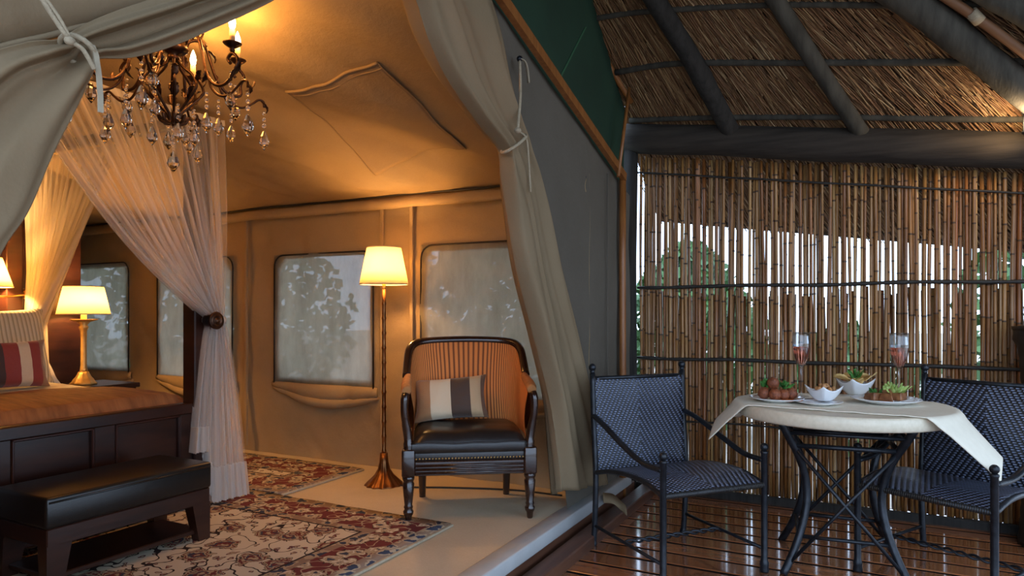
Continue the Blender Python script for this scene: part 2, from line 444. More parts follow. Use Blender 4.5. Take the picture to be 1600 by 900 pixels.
def m_pane():
    m, nt, bs = new_mat('window gauze'); nt.nodes.remove(bs)
    f = tex_noise(nt, coord(nt, (1, 1, .35)), 7, 5, .65); wv = tex_noise(nt, coord(nt), 380, 1)
    c = ramp(nt, [(.3, (.24, .20, .14)), (.7, (.40, .35, .26))], math_(nt, 'ADD', math_(nt, 'MULTIPLY', f, .8), math_(nt, 'MULTIPLY', wv, .2)))
    di = nd(nt, 'ShaderNodeBsdfDiffuse'); tl = nd(nt, 'ShaderNodeBsdfTranslucent'); tr = nd(nt, 'ShaderNodeBsdfTransparent')
    nt.links.new(c.outputs[0], di.inputs[0]); nt.links.new(c.outputs[0], tl.inputs[0])
    a = nd(nt, 'ShaderNodeMixShader'); a.inputs[0].default_value = .5
    nt.links.new(di.outputs[0], a.inputs[1]); nt.links.new(tl.outputs[0], a.inputs[2])
    b = nd(nt, 'ShaderNodeMixShader'); b.inputs[0].default_value = .95
    nt.links.new(tr.outputs[0], b.inputs[1]); nt.links.new(a.outputs[0], b.inputs[2])
    nt.links.new(b.outputs[0], nt.nodes['Material Output'].inputs[0]); return m
MAT['pane'] = m_pane()
def m_shade(name, col, tfac=.65):
    m, nt, bs = new_mat(name); nt.nodes.remove(bs)
    di = nd(nt, 'ShaderNodeBsdfDiffuse'); tl = nd(nt, 'ShaderNodeBsdfTranslucent')
    di.inputs[0].default_value = (*col, 1); tl.inputs[0].default_value = (*col, 1)
    a = nd(nt, 'ShaderNodeMixShader'); a.inputs[0].default_value = tfac
    nt.links.new(di.outputs[0], a.inputs[1]); nt.links.new(tl.outputs[0], a.inputs[2])
    nt.links.new(a.outputs[0], nt.nodes['Material Output'].inputs[0]); return m
MAT['shade'] = m_shade('cream lamp shade', (.86, .78, .56))
MAT['shade_red'] = m_shade('red sconce shade trim', (.35, .04, .02), .4)
def m_emit(name, col, s):
    m, nt, bs = new_mat(name)
    bs.inputs['Base Color'].default_value = (*col, 1); bs.inputs['Emission Color'].default_value = (*col, 1); bs.inputs['Emission Strength'].default_value = s
    return m
MAT['flame'] = m_emit('lit candle bulb', (1.0, .74, .36), 26)
def m_glass(name, col, rough=0.0, ior=1.45):
    m, nt, bs = new_mat(name)
    bs.inputs['Base Color'].default_value = (*col, 1); bs.inputs['Roughness'].default_value = rough
    bs.inputs['Transmission Weight'].default_value = 1.0; bs.inputs['IOR'].default_value = ior; return m
def m_thin():
    m, nt, bs = new_mat('clear thin glass'); nt.nodes.remove(bs)
    lw = nd(nt, 'ShaderNodeLayerWeight'); lw.inputs[0].default_value = .35
    tr = nd(nt, 'ShaderNodeBsdfTransparent'); tr.inputs[0].default_value = (.96, .98, 1, 1)
    gl = nd(nt, 'ShaderNodeBsdfGlossy'); gl.inputs['Roughness'].default_value = .02
    x = nd(nt, 'ShaderNodeMixShader'); nt.links.new(math_(nt, 'MULTIPLY_ADD', lw.outputs['Fresnel'], .4, .03), x.inputs[0])
    nt.links.new(tr.outputs[0], x.inputs[1]); nt.links.new(gl.outputs[0], x.inputs[2]); nt.links.new(x.outputs[0], nt.nodes['Material Output'].inputs[0]); return m
MAT['glass'] = m_thin()
MAT['wine'] = m_glass('rose sparkling wine', (.92, .33, .20), 0, 1.33)
MAT['crystal'] = m_glass('cut crystal', (1, .96, .88), 0, 1.6)
def m_stripes(name, stops, axis=0, rough=.7):
    m, nt, bs = new_mat(name)
    tc = nt.nodes.new('ShaderNodeTexCoord'); sp = nt.nodes.new('ShaderNodeSeparateXYZ'); nt.links.new(tc.outputs['UV'], sp.inputs[0])
    c = ramp(nt, stops, sp.outputs[axis], True)
    nt.links.new(c.outputs[0], bs.inputs['Base Color']); bs.inputs['Roughness'].default_value = rough
    bs.inputs['Sheen Weight'].default_value = .3
    bump(nt, bs, tex_noise(nt, coord(nt), 30, 4), .35, .01); return m
def m_pinstripe():
    m, nt, bs = new_mat('orange pinstripe upholstery')
    uv = coord(nt, (1, 1, 1), 'UV'); sp = nt.nodes.new('ShaderNodeSeparateXYZ'); nt.links.new(uv, sp.inputs[0])
    s = math_(nt, 'SINE', math_(nt, 'MULTIPLY', sp.outputs[0], 2 * PI * 92))
    c = ramp(nt, [(.15, (.22, .065, .016)), (.5, (.74, .255, .055))], math_(nt, 'MULTIPLY_ADD', s, .5, .5))
    nt.links.new(c.outputs[0], bs.inputs['Base Color']); bs.inputs['Roughness'].default_value = .75
    bump(nt, bs, s, .25, .002); return m
MAT['pinstripe'] = m_pinstripe()
MAT['orange_pad'] = simple('orange arm pad cloth', (.36, .14, .04), (.48, .2, .06), 40, .8)
def m_ribbed(name, c1, c2, freq, axis=0):
    m, nt, bs = new_mat(name)
    uv = coord(nt, (1, 1, 1), 'UV'); sp = nt.nodes.new('ShaderNodeSeparateXYZ'); nt.links.new(uv, sp.inputs[0])
    s = math_(nt, 'SINE', math_(nt, 'MULTIPLY', sp.outputs[axis], 2 * PI * freq))
    c = ramp(nt, [(.1, c1), (.5, c2)], math_(nt, 'MULTIPLY_ADD', s, .5, .5)); nt.links.new(c.outputs[0], bs.inputs['Base Color'])
    bs.inputs['Roughness'].default_value = .9; bump(nt, bs, s, .4, .006); return m
MAT['ribbed_pillow'] = m_ribbed('ribbed cream pillow', (.42, .34, .2), (.66, .56, .37), 26)
def m_wicker():
    m, nt, bs = new_mat('dark woven wicker')
    tc = nt.nodes.new('ShaderNodeTexCoord'); sp = nt.nodes.new('ShaderNodeSeparateXYZ'); nt.links.new(tc.outputs['UV'], sp.inputs[0])
    u = math_(nt, 'MULTIPLY', sp.outputs[0], 22.0); v = math_(nt, 'MULTIPLY', sp.outputs[1], 44.0)
    # twill chevrons: the float shifts with every row and mirrors about the middle
    um = math_(nt, 'ABSOLUTE', math_(nt, 'SUBTRACT', u, 11.0))
    row = math_(nt, 'FLOOR', v); fv = math_(nt, 'FRACT', v)
    ph = math_(nt, 'FRACT', math_(nt, 'ADD', um, math_(nt, 'MULTIPLY', row, .25)))
    strand = math_(nt, 'SINE', math_(nt, 'MULTIPLY', fv, PI))
    over = math_(nt, 'SINE', math_(nt, 'MULTIPLY', ph, PI))
    mask = math_(nt, 'GREATER_THAN', ph, .36)
    h = math_(nt, 'MULTIPLY', math_(nt, 'MULTIPLY', strand, over), mask)
    c = ramp(nt, [(.05, (.006, .006, .009)), (.4, (.05, .06, .10)), (.9, (.24, .285, .42))], h)  # blue sky reflection painted into the colour of the raised strands
    nt.links.new(c.outputs[0], bs.inputs['Base Color']); bs.inputs['Roughness'].default_value = .36
    bs.inputs['Specular IOR Level'].default_value = .7
    bump(nt, bs, h, .8, .006); return m
MAT['wicker'] = m_wicker()
MAT['spread'] = simple('brown quilted bedspread', (.17, .062, .02), (.31, .125, .042), 6, .7, stretch=(1, 5, 1), bmp=.5, bscale=14)

# ================================================================== SETTING
TZ = 0.15                      # tent floor height above the deck
EX = -1.36                     # plane of the tent front
def struct(mb, name, mat, label=None, **kw):
    o = mb.build(name, mat, **kw); o['kind'] = 'structure'
    if label: o['label'] = label
    return o
# ---- outside ground
struct(MB().slab([(-40, -30, -.32), (40, -30, -.32), (40, 60, -.32), (-40, 60, -.32)], (0, 0, -.05)), 'ground', MAT['ground'], 'pale sandy ground outside the reed screen')
# ---- deck: planks over joists
deck = struct(MB().box((-1.3, -1.6, -.12), (2.7, 4.62, -.04)), 'floor', MAT['joist'], 'glossy red brown wooden deck of narrow planks')
pl = None
i = 0
y = -1.5
while y < 4.56:
    if pl is None:
        pl = MB().box((-1.95, -.0635, -.034), (1.95, .0635, 0), .003).build('plank', MAT['plank'], deck, world=False)
        p = pl
    else:
        p = place(pl, 'plank', deck)
    p.location = (.69, y + .07, RND.uniform(-.0015, .0))
    p.rotation_euler = (RND.uniform(-.002, .002), 0, 0)
    if i == 0: ck = MB().box((-1.95, -.0125, -.03), (1.95, .0125, 0)).build('caulk_strip', MAT['caulk'], deck, world=False); k_ = ck
    else: k_ = place(ck, 'caulk_strip', deck)
    k_.location = (.69, y + .07 + .0755, -.0035)
    y += .151; i += 1
# ---- kerb between deck and tent platform
struct(MB().box((-1.30, -1.5, -.03), (-1.205, 4.45, .055), .006), 'trim_1', MAT['kerb'], 'dark wooden kerb along the tent platform')
struct(MB().box((-1.42, -1.5, -.1), (-1.325, 4.3, TZ - .062), .004), 'trim_2', MAT['kerb'], 'wooden riser below the tent floor edge')
struct(MB().box((EX - .05, -1.5, TZ - .062), (-1.312, 4.2, TZ + .004), .008, 2), 'trim_3', MAT['white_edge'], 'pale metal edging of the tent floor')
# ---- tent floor
struct(MB().box((-6.7, -.7, TZ - .2), (EX - .05, 3.75, TZ)), 'floor_tent', MAT['mat_floor'], 'beige matting floor inside the tent')

# ---- tent back wall with gauze windows
WY = 3.60; EAVE = 1.925; SL = .30; RIDGE_Y = 1.5
def roof_in(y): return EAVE + SL * (WY - max(y, 2 * RIDGE_Y - y))
wins = [(-6.25, -5.43, .68, 1.60), (-5.06, -4.19, .67, 1.60), (-3.77, -2.87, .675, 1.585), (-2.50, -1.60, .665, 1.60)]
def sag(x, z):
    return .010 * max(0, 1 - abs(nz(x * 1.7 + z * 1.9, z * 1.1 - x * .4, 21)) * 5) + .009 * max(0, 1 - abs(nz(x * 1.9 - z * 1.6, z * 1.3 + x * .5, 33)) * 6) + .016 * nz(x * 1.1, z * 1.3, 4) + .007 * nz(x * 3.1 + z * 2, z * 2.3 - x, 9) + .008 * max(0, nz(x * 7 + 2 * z, z * 1.2, 2)) * smooth((1.1 - z) / .8)
def ridge(v): return (1 - abs(v) * 2.2)
def rr_in(x, z, w, r=.09, g=0.0):
    x0, x1, z0, z1 = w
    x0 += g; x1 -= g; z0 += g; z1 -= g
    if not (x0 < x < x1 and z0 < z < z1): return False
    zc = z1 - r
    if z > zc:
        if x < x0 + r: return (x - x0 - r) ** 2 + (z - zc) ** 2 < r * r
        if x > x1 - r: return (x - x1 + r) ** 2 + (z - zc) ** 2 < r * r
    return True
NX, NZ = 176, 60
gx = [lerp(-6.7, EX - .01, j / NX) for j in range(NX + 1)]
gz = [lerp(TZ, EAVE + .03, k / NZ) for k in range(NZ + 1)]
pts = [[(x, WY + sag(x, z) + .05 * (1 - smooth((z - TZ) / .5)) * .5, z) for x in gx] for z in gz]
def keepw(i, j):
    x = (gx[j] + gx[j + 1]) / 2; z = (gz[i] + gz[i + 1]) / 2
    return not any(rr_in(x, z, w, g=.035) for w in wins)
wall_back = struct(MB().grid(pts, keepw), 'wall_back', MAT['canvas'], 'tan canvas side wall of the tent with gauze windows')
def rr_path(w, r=.09):
    x0, x1, z0, z1 = w
    P = [(x0, z0), (x0, z1 - r)]
    P += [(x0 + r - r * math.cos(a), z1 - r + r * math.sin(a)) for a in [PI / 2 * k / 6 for k in range(7)]]
    P += [(x1 - r + r * math.sin(a), z1 - r + r * math.cos(a)) for a in [PI / 2 * k / 6 for k in range(7)]]
    P += [(x1, z0)]
    return P
wl = ['gauze window beside the bed head behind the table lamp', 'gauze window behind the tied sheer bed drape',
      'large gauze window left of the floor lamp', 'gauze window above the armchair right of the floor lamp']
for n, w in enumerate(wins):
    x0, x1, z0, z1 = w
    xs = [lerp(x0 - .004, x1 + .004, k / 24) for k in range(25)]; zs = [lerp(z0 - .004, z1 + .004, k / 24) for k in range(25)]
    pane = MB().grid([[(x, WY - .022 + sag(x, z), z) for x in xs] for z in zs], lambda i, j: rr_in((xs[j] + xs[j + 1]) / 2, (zs[i] + zs[i + 1]) / 2, w, .09, -.02))
    win = struct(pane, 'window_%d' % (n + 1), MAT['pane'], wl[n])
    path = rr_path(w); path = [(x, WY - .028 + sag(x, z), z) for x, z in path]
    MB().tube(path, .0055, 6).build('piping', MAT['piping'], win)
    # rolled flap in its pocket below the window
    fp = []
    for k in range(25):
        t = k / 24; x = lerp(x0 - .02, x1 + .03, t)
        fp.append((x, WY - .012 - .022 * math.sin(PI * t) + sag(x, z0), z0 - .035 - .075 * math.sin(PI * t * .97) - .02 * t))
    rad = [.010 + .024 * math.sin(PI * k / 24) ** .6 + .006 * nz(k * .7, n) for k in range(25)]
    MB().tube(fp, rad, 12, flat=1.0).build('rolled_flap', MAT['canvas'], win)
    lip = [[(p[0], p[1] - .012, lerp(z0 + .008, p[2] + .01, v)) for p in fp] for v in (0, .5, 1)]
    MB().grid([[(q[0], q[1] - .006 * math.sin(PI * i / 2) , q[2]) for q in row] for i, row in enumerate(lip)]).build('flap_lip', MAT['canvas'], win, thick=.006)
# zip seam beside the large window, floor seam and roof valance
for n, x in enumerate((-2.80, -2.565, -4.05)):
    MB().box((x - .012, WY - .034, .2), (x + .012, WY - .016, EAVE - .06), .003).build('seam', MAT['canvas'], wall_back)
ep = [(x, WY - .035 + .01 * nz(x * 2, 3), EAVE - .005 + .012 * nz(x * 1.7, 8)) for x in [lerp(-6.7, EX - .01, k / 60) for k in range(61)]]
val = [[(p[0], p[1] - .02 * math.sin(PI * v * .9) - .006, p[2] - .075 * v + .008 * nz(p[0] * 5, v * 2, 5)) for p in ep] for v in (0, .25, .5, .75, 1)]
MB().grid(val).build('valance', MAT['canvas'], wall_back, thick=.004)
MB().tube([(p[0], p[1] - .012, p[2] + .008) for p in ep], .007, 6).build('eave_cord', MAT['piping'], wall_back)
# ---- other tent walls and the ceiling
struct(MB().grid([[(-6.7, lerp(-.6, WY, k / 20), lerp(TZ, 2.6 if j == 1 else 0, j)) for k in range(21)] for j in (0, 1)]), 'wall_rear', MAT['canvas'], 'canvas end wall behind the bed')
struct(MB().grid([[(lerp(-6.7, EX, k / 20), -.6, lerp(TZ, EAVE + .02, j)) for k in range(21)] for j in (0, 1)]), 'wall_left', MAT['canvas'], 'canvas side wall of the tent near the camera')
def cdisp(x, y):
    d = .03 * nz(x * .8, y * .9, 1)
    q = x * .62 + y * .80; p = -x * .80 + y * .62      # long tension folds run diagonally down the slope
    d += .05 * nz(p * 2.6, q * .45, 7) + .02 * nz(p * 7, q * .7, 3)
    d -= .035 * math.exp(-(((x + 2.75) / .75) ** 2 + ((y - 3.35) / .14) ** 2))
    return d
xs = [lerp(-6.7, EX - .04, k / 190) for k in range(191)]
def slope(sign):
    rows = []
    for k in range(71):
        t = k / 70; y = RIDGE_Y + sign * (WY - RIDGE_Y) * t
        rows.append([(x, y, roof_in(y) - .02 * math.sin(PI * t) + cdisp(x, y) * min(1, t * 6, (1 - t) * 7 + .12)) for x in xs])
    return rows
ceil = struct(MB().grid(slope(1)), 'ceiling', MAT['canvas'], 'sagging tan canvas ceiling of the tent')
struct(MB().grid(slope(-1)), 'ceiling_near', MAT['canvas'], 'near slope of the canvas tent ceiling')
# sewn patch on the ceiling
def on_ceil(px, py):
    r = ray(px, py); t = (EAVE + SL * WY - .018 - CAM_H) / (r.z + SL * r.y)
    return Vector((r.x * t, r.y * t, CAM_H + r.z * t))
pc = [on_ceil(*p) for p in ((447, 141), (590, 103), (728, 232), (586, 263))]
MATP = canvas_mat('patch canvas', (.30, .20, .105), (.38, .265, .15))
rows = []
for i in range(31):
    row = []
    for j in range(31):
        q = pc[0].lerp(pc[1], j / 30).lerp(pc[3].lerp(pc[2], j / 30), i / 30)
        t = (q.y - RIDGE_Y) / (WY - RIDGE_Y)
        row.append((q.x, q.y, roof_in(q.y) - .02 * math.sin(PI * t) + cdisp(q.x, q.y) * min(1, t * 6, (1 - t) * 7 + .12) - .007 - .003 * nz(q.x * 14, q.y * 6)))
    rows.append(row)
patch = MB().grid(rows).build('patch', MATP, ceil, thick=.004)
MB().tube([rows[0][j] for j in range(31)], .008, 6).build('seam_roll', MATP, patch)
MB().tube([(rows[1][j][0], rows[1][j][1] + .012, rows[1][j][2] - .002) for j in range(31)], .006, 6).build('seam_roll', MATP, patch)
for e in (0, 30):
    MB().tube([(r[e][0], r[e][1], r[e][2] - .002) for r in rows], .0045, 5).build('seam_roll', MATP, patch)

# ---- tent front: right panel, upper left flap
T1, T2 = on_x(780, 0, -1.34), on_x(968, 272, -1.34)
def trim_z(y): return T1.z + (y - T1.y) * (T2.z - T1.z) / (T2.y - T1.y)
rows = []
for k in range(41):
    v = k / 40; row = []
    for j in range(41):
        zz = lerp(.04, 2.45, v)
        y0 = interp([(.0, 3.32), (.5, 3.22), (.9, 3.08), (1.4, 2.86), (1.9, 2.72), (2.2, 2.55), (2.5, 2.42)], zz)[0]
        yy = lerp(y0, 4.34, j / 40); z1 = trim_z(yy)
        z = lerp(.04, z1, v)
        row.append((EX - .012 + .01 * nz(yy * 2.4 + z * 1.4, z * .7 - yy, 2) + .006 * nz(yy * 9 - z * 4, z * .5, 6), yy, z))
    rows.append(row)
wall_front = struct(MB().grid(rows), 'wall_front', MAT['front'], 'beige canvas panel at the tent front, shade put into its colour')
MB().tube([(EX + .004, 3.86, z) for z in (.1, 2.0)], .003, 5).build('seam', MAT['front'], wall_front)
edge = [on_x(*p, -1.345) for p in ((-260, 175), (-120, 115), (0, 74), (70, 58), (130, 42), (230, 26), (330, -2), (430, -36), (540, -78), (600, -105))]
ey = cr([(p.y, p.z) for p in edge], 5)
rows = []
for v in [k / 14 for k in range(15)]:
    rows.append([(-1.345 + .02 * math.sin(PI * v) + .012 * nz(y * 3 + v * 3, v * 2), y, lerp(z, max(z + .02, 2.66 - .28 * abs(y - 1.5)), v)) for y, z in ey])
flap = struct(MB().grid(rows), 'wall_front_flap', MAT['curtain'], 'beige canvas flap above the tent doorway', thick=.006)
MB().tube([(-1.338, y, z) for y, z in ey], .006, 6).build('hem_roll', MAT['curtain'], flap)
y0 = ey[0][0]
struct(MB().grid([[(EX - .03, lerp(-.7, y0 + .1, k / 8), z) for k in range(9)] for z in (0, 2.2)]), 'wall_front_left', MAT['curtain'], 'canvas front wall left of the doorway')

ry = 1.5
struct(MB().slab([(-7.0, 4.34, trim_z(4.34)), (EX - .06, 4.34, trim_z(4.34)), (EX - .06, ry, trim_z(ry)), (-7.0, ry, trim_z(ry))], (0, 0, .01)), 'roof_flysheet', MAT['green'], 'green flysheet over the tent roof')
struct(MB().slab([(-7.0, -1.3, trim_z(4.34)), (EX - .06, -1.3, trim_z(4.34)), (EX - .06, ry, trim_z(ry)), (-7.0, ry, trim_z(ry))], (0, 0, .01)), 'roof_flysheet_near', MAT['green'], 'near slope of the green flysheet')
# ---- green flysheet gable above the wooden trim
GP = [(-1.40, 1.2, trim_z(1.2)), (-1.40, 4.30, trim_z(4.30)), (-1.40, 4.36, 3.3), (-1.40, 2.6, 4.1), (-1.40, 1.2, 4.1)]
fly = struct(MB().slab(GP, (-.008, 0, 0)), 'wall_gable', MAT['green'], 'dark green canvas gable above the wooden trim')
a, b = on_x(915, 42, -1.399), on_x(868, 135, -1.399)
w_ = Vector((0, .014, .006)); MB().slab([a - w_, b - w_, b + w_, a + w_], (.003, 0, 0)).build('seam_tape', MAT['green_stripe'], fly)
n_ = (T2 - T1).normalized()
pa, pb = T1 - n_ * 1.5, T2 + n_ * .05
side = Vector((0, -n_.z, n_.y)) * .024
struct(MB().slab([pa - side, pb - side, pb + side, pa + side], (.03, 0, 0)), 'trim_4', MAT['orange_wood'], 'orange brown wooden batten along the tent gable')
a, b = on_x(983, 138, -1.31), on_x(966, 276, -1.31)
struct(MB().tube([a, b], .011, 8), 'trim_5', MAT['orange_wood'], 'short slanting wooden rod at the gable corner')
q = on_x(973, 300, -1.335)
struct(MB().tube([(-1.335, q.y, 0), (-1.335, q.y, .8), (-1.338, q.y + .004, 1.5), (-1.335, q.y, 2.02)], .022, 10), 'post_varnished', MAT['orange_wood'], 'slim varnished wooden post at the tent corner')
struct(MB().tube([(-1.415, 4.44, -.1), (-1.41, 4.44, .7), (-1.418, 4.445, 1.5), (-1.40, 4.45, 2.42)], [.062, .058, .06, .055], 12), 'post_dark', MAT['post'], 'dark round post at the left end of the reed screen')
# canvas flap tail lying at the platform end
fl = cr([on_x(942, 770, -1.30), on_x(957, 772, -1.28), on_x(968, 781, -1.24), on_x(978, 790, -1.19)], 4)
struct(MB().grid([[(p[0], p[1], p[2]) for p in fl], [(p[0] + .03, p[1] - .07, p[2] - .035) for p in fl]]), 'trim_6', MAT['curtain'], 'loose canvas tail at the platform corner', thick=.004)

# ---- reed screen frame: top log, base board
lb = []
for k in range(13):
    x = lerp(-1.5, 2.4, k / 12)
    lb.append((x, 4.44 + .012 * nz(x * 1.5, 1), 2.34 - .148 * (x + 1.35) + .012 * nz(x * 2, 5)))
struct(MB().tube(lb, [.098 + .008 * nz(k * .8, 3) for k in range(13)], 16), 'trim_7', MAT['beam'], 'dark heavy log beam above the reed screen')
struct(MB().box((-1.36, 4.44, -.03), (2.4, 4.475, .045), .006), 'baseboard_back', MAT['post'], 'dark board at the foot of the reed screen')
screen = thing('reed_screen', 'tall screen wall of upright bamboo reeds behind the dining table', 'screen', (-.3, 4.5, 0))
def reed_mesh(seed):
    r = random.Random(seed); path = []; rad = []; z = 0; nodes = [r.uniform(.05, .25)]
    while nodes[-1] < 1: nodes.append(nodes[-1] + r.uniform(.09, .15))
    zs = sorted(set([0, 1] + [n + e for n in nodes if n < .99 for e in (-.0025, 0, .0025) if n + e > .003]))
    ph = r.uniform(0, 9)
    mb = MB()
    for z in zs:
        path.append((.012 * nz(z * 2.2, ph), .004 * nz(z * 2, ph + 5), z * 2.2))
        rad.append(.0115 if any(abs(z - n) < .001 for n in nodes) else .0098)
    mb.tube(path, rad, 7)
    return mb, [n * 2.2 for n in nodes]
protos = []
for s in range(7):
    mb, nodes = reed_mesh(s); o = mb.build('reed', MAT['reed'], screen, world=False); o.data.materials.append(MAT['node']); protos.append(o)
    for p in o.data.polygons:
        if len(p.vertices) == 4 and any(abs(p.center.z - n) < .005 for n in nodes): p.material_index = 1
first = [True] * 7
def reed(x, yoff, lean, sc, zb=.03, zt=None):
    k = RND.randrange(7)
    top = 2.24 - .148 * (x + 1.35) - RND.uniform(0, .015) if zt is None else zt
    o = protos[k] if first[k] else place(protos[k], 'reed', screen)
    first[k] = False
    o.location = (x + .3, yoff, zb); o.scale = (sc, sc, (top - zb) / 2.2)
    o.rotation_euler = (RND.uniform(-.004, .004), lean, RND.uniform(0, 6.3))
x = -1.345
while x < 1.25:
    sc = RND.uniform(.75, 1.2)
    reed(x, RND.uniform(-.008, .008), RND.gauss(0, .006), sc)
    x += .0098 * 2 * sc + max(0, RND.gauss(.0022, .0055))
x = -1.34
while x < 1.25:
    reed(x, .03 + RND.uniform(-.006, .006), RND.gauss(0, .008), RND.uniform(.8, 1.2))
    x += RND.uniform(.05, .11)
x = -1.342
while x < 1.25:
    sc = RND.uniform(.85, 1.25)
    reed(x, .056 + RND.uniform(-.004, .004), RND.gauss(0, .006), sc, .03, 1.32 + RND.uniform(-.05, .02))
    x += .0098 * 2 * sc + max(0, RND.gauss(.004, .007))
for n, z in enumerate((1.345, .875, .47, 2.12)):
    P = []
    for k in range(40):
        x = lerp(-1.36, 1.3, k / 39)
        zz = z + .008 * nz(x * 2.2, n * 3) - (.148 * (x + 1.35) if n == 3 else 0)
        P.append((x, 4.5 - .026, zz))
    r_ = .0085 if n < 2 else .005
    MB().tube(P, [r_ * (1 + .5 * abs(math.sin(k * 2.1))) for k in range(40)], 6).build('binding_lath', MAT['binding'], screen)
    MB().tube([(p[0], 4.5 + .074, p[2]) for p in P], .006, 6).build('binding_lath', MAT['binding'], screen)

# ---- thatched roof over the deck
APEX = (-1.9, 2.1)
back = [(-1.40, 5.16), (2.6, 5.16), (2.6, 2.6), (-1.40, 2.6)]
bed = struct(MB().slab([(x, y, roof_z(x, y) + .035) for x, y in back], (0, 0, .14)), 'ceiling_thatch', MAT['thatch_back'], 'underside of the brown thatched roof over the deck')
R2 = [(-1.40, 2.6), (2.0, 2.6), (2.0, -.5), (-1.40, -.5)]
def roof2(x, y): return roof_z(x, 2.6) - .30 * (2.6 - y)
RZ = roof_z(2.6, 2.6)
struct(MB().slab([(2.6, 5.16, roof_z(2.6, 5.16) + .035), (2.6, 2.6, RZ + .035), (4.0, 2.6, 2.0), (4.0, 5.16, 1.0)], (0, 0, .14)), 'ceiling_thatch_hip', MAT['thatch_back'], 'right end of the thatched roof')
struct(MB().slab([(x, y, roof2(x, y) + .035) for x, y in R2], (0, 0, .14)), 'ceiling_thatch_near', MAT['thatch_back'], 'near slope of the thatched roof')
mb = MB()
def straw(x, y, L, r, dz, jit):
    ax, ay = APEX[0] - x, APEX[1] - y; l = math.hypot(ax, ay)
    a = math.atan2(ay, ax) + jit
    dx, dy = math.cos(a) * L, math.sin(a) * L
    p = Vector((x, y, roof_z(x, y) + dz)); q = Vector((x + dx, y + dy, roof_z(x + dx, y + dy) + dz + RND.uniform(-.008, .004)))
    t = (q - p).normalized(); u = t.orthogonal().normalized(); w = t.cross(u)
    vs = [c + (u * math.cos(g) + w * math.sin(g)) * r for c in (p, q) for g in (0, 2.09, 4.19)]
    mb.add(vs, [(0, 1, 4, 3), (1, 2, 5, 4), (2, 0, 3, 5)], True)
for k in range(15000):
    x = RND.uniform(-1.39, 1.5); y = RND.uniform(3.35, 5.15)
    straw(x, y, RND.uniform(.22, .5) * .62, RND.uniform(.0022, .0042), RND.uniform(-.004, .034), RND.gauss(0, .07))
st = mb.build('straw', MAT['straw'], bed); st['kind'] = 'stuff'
def pole(name, pts, r, m=MAT['rafter'], off=-.05, n=12, wob=.0):
    P = cr([tuple(on_roof(px, py, off)) for px, py in pts], 5)
    rad = [r * (1 + .12 * nz(k * .6, r * 90)) for k in range(len(P))]
    return MB().tube(P, rad, n).build(name, m, bed)
pole('purlin', [(915, 32), (1000, 19), (1200, 8), (1400, 8), (1660, 4)], .016, off=-.005)
pole('purlin', [(962, 113), (1060, 99), (1250, 98), (1510, 97), (1680, 96)], .019, off=-.005)
pole('purlin', [(984, 188), (1100, 184), (1300, 183), (1500, 186), (1680, 186)], .018, off=-.005)
pole('purlin', [(850, -60), (1000, -68), (1300, -78), (1660, -80)], .018, off=-.005)
pole('rafter', [(925, -160), (985, -60), (1023, 0), (1085, 100), (1145, 212)], .056, MAT['post'], -.06)
pole('rafter', [(1105, -160), (1172, -60), (1212, 0), (1275, 100), (1352, 218)], .044, MAT['rafter'], -.05)
pole('rafter', [(1150, -165), (1320, -60), (1420, 0), (1510, 70), (1640, 175), (1800, 305)], .072, MAT['rafter'], -.075)
pole('rafter', [(1270, -170), (1450, -60), (1560, 0), (1680, 75), (1900, 225)], .05, MAT['rafter'], -.075)
bp = cr([tuple(on_roof(px, py, -.10)) for px, py in ((1250, -150), (1420, -40), (1490, 4), (1560, 52), (1660, 130), (1800, 250))], 5)
MB().tube(bp, .022, 10).build('reed_roll', MAT['straw'], bed)
t = on_roof(1524, 26, -.10)
MB().tube([t - Vector((.02, .016, -.02)), t + Vector((.02, .016, -.02))], .027, 10).build('reed_roll_tie', MAT['rope'], bed)
MB().tube(cr([tuple(on_roof(px, py, .0)) for px, py in ((880, -30), (903, 10), (945, 90), (986, 160))], 4), .02, 8).build('verge_pole', MAT['orange_wood'], bed)

# ---- shrubs and trees outside
def shrub(loc, h, w, n, label, seed):
    r = random.Random(seed); t = thing('garden_shrub', label, 'shrub', loc, 0, 'shrubs beyond the screen')
    m = MB()
    for k in range(5): m.tube([(0, 0, 0), (r.uniform(-.2, .2) * w, r.uniform(-.2, .2) * w, h * .4), (r.uniform(-.5, .5) * w, r.uniform(-.5, .5) * w, h * .8)], [.03, .02, .01], 5)
    m.build('stem', MAT['bark'], t, world=False)
    m = MB()
    for k in range(n):
        a, q = r.uniform(0, 6.3), r.random() ** .5; z = r.uniform(.05, 1)
        c = Vector((math.cos(a) * q * w * math.sin(PI * (.15 + z * .8)), math.sin(a) * q * w * math.sin(PI * (.15 + z * .8)), z * h))
        u = Vector((r.gauss(0, 1), r.gauss(0, 1), r.gauss(0, 1))).normalized() * r.uniform(.05, .11); v = u.orthogonal() * .5
        m.add([c - u, c + v, c + u, c - v], [(0, 1, 2, 3)])
    o = m.build('foliage', MAT['leaf'], t, world=False); o['kind'] = 'stuff'
shrub((-.2, 8.2, -.32), 1.35, .9, 900, 'low green shrub seen through the reeds behind the wine glasses', 1)
shrub((1.6, 8.0, -.32), 2.6, 1.0, 1300, 'tall green shrub seen through the reeds at the right', 2)
shrub((-1.95, 8.6, -.32), 2.35, 1.0, 3000, 'dense shrub behind the screen beside the tent corner', 3)
shrub((-8.0, 6.6, -.32), 3.2, 1.9, 4200, 'tall shrub blurred through the gauze beyond the table lamp', 4)
shrub((-4.6, 8.0, -.32), 2.6, 1.4, 2600, 'shrub seen dimly through the large gauze window', 5)

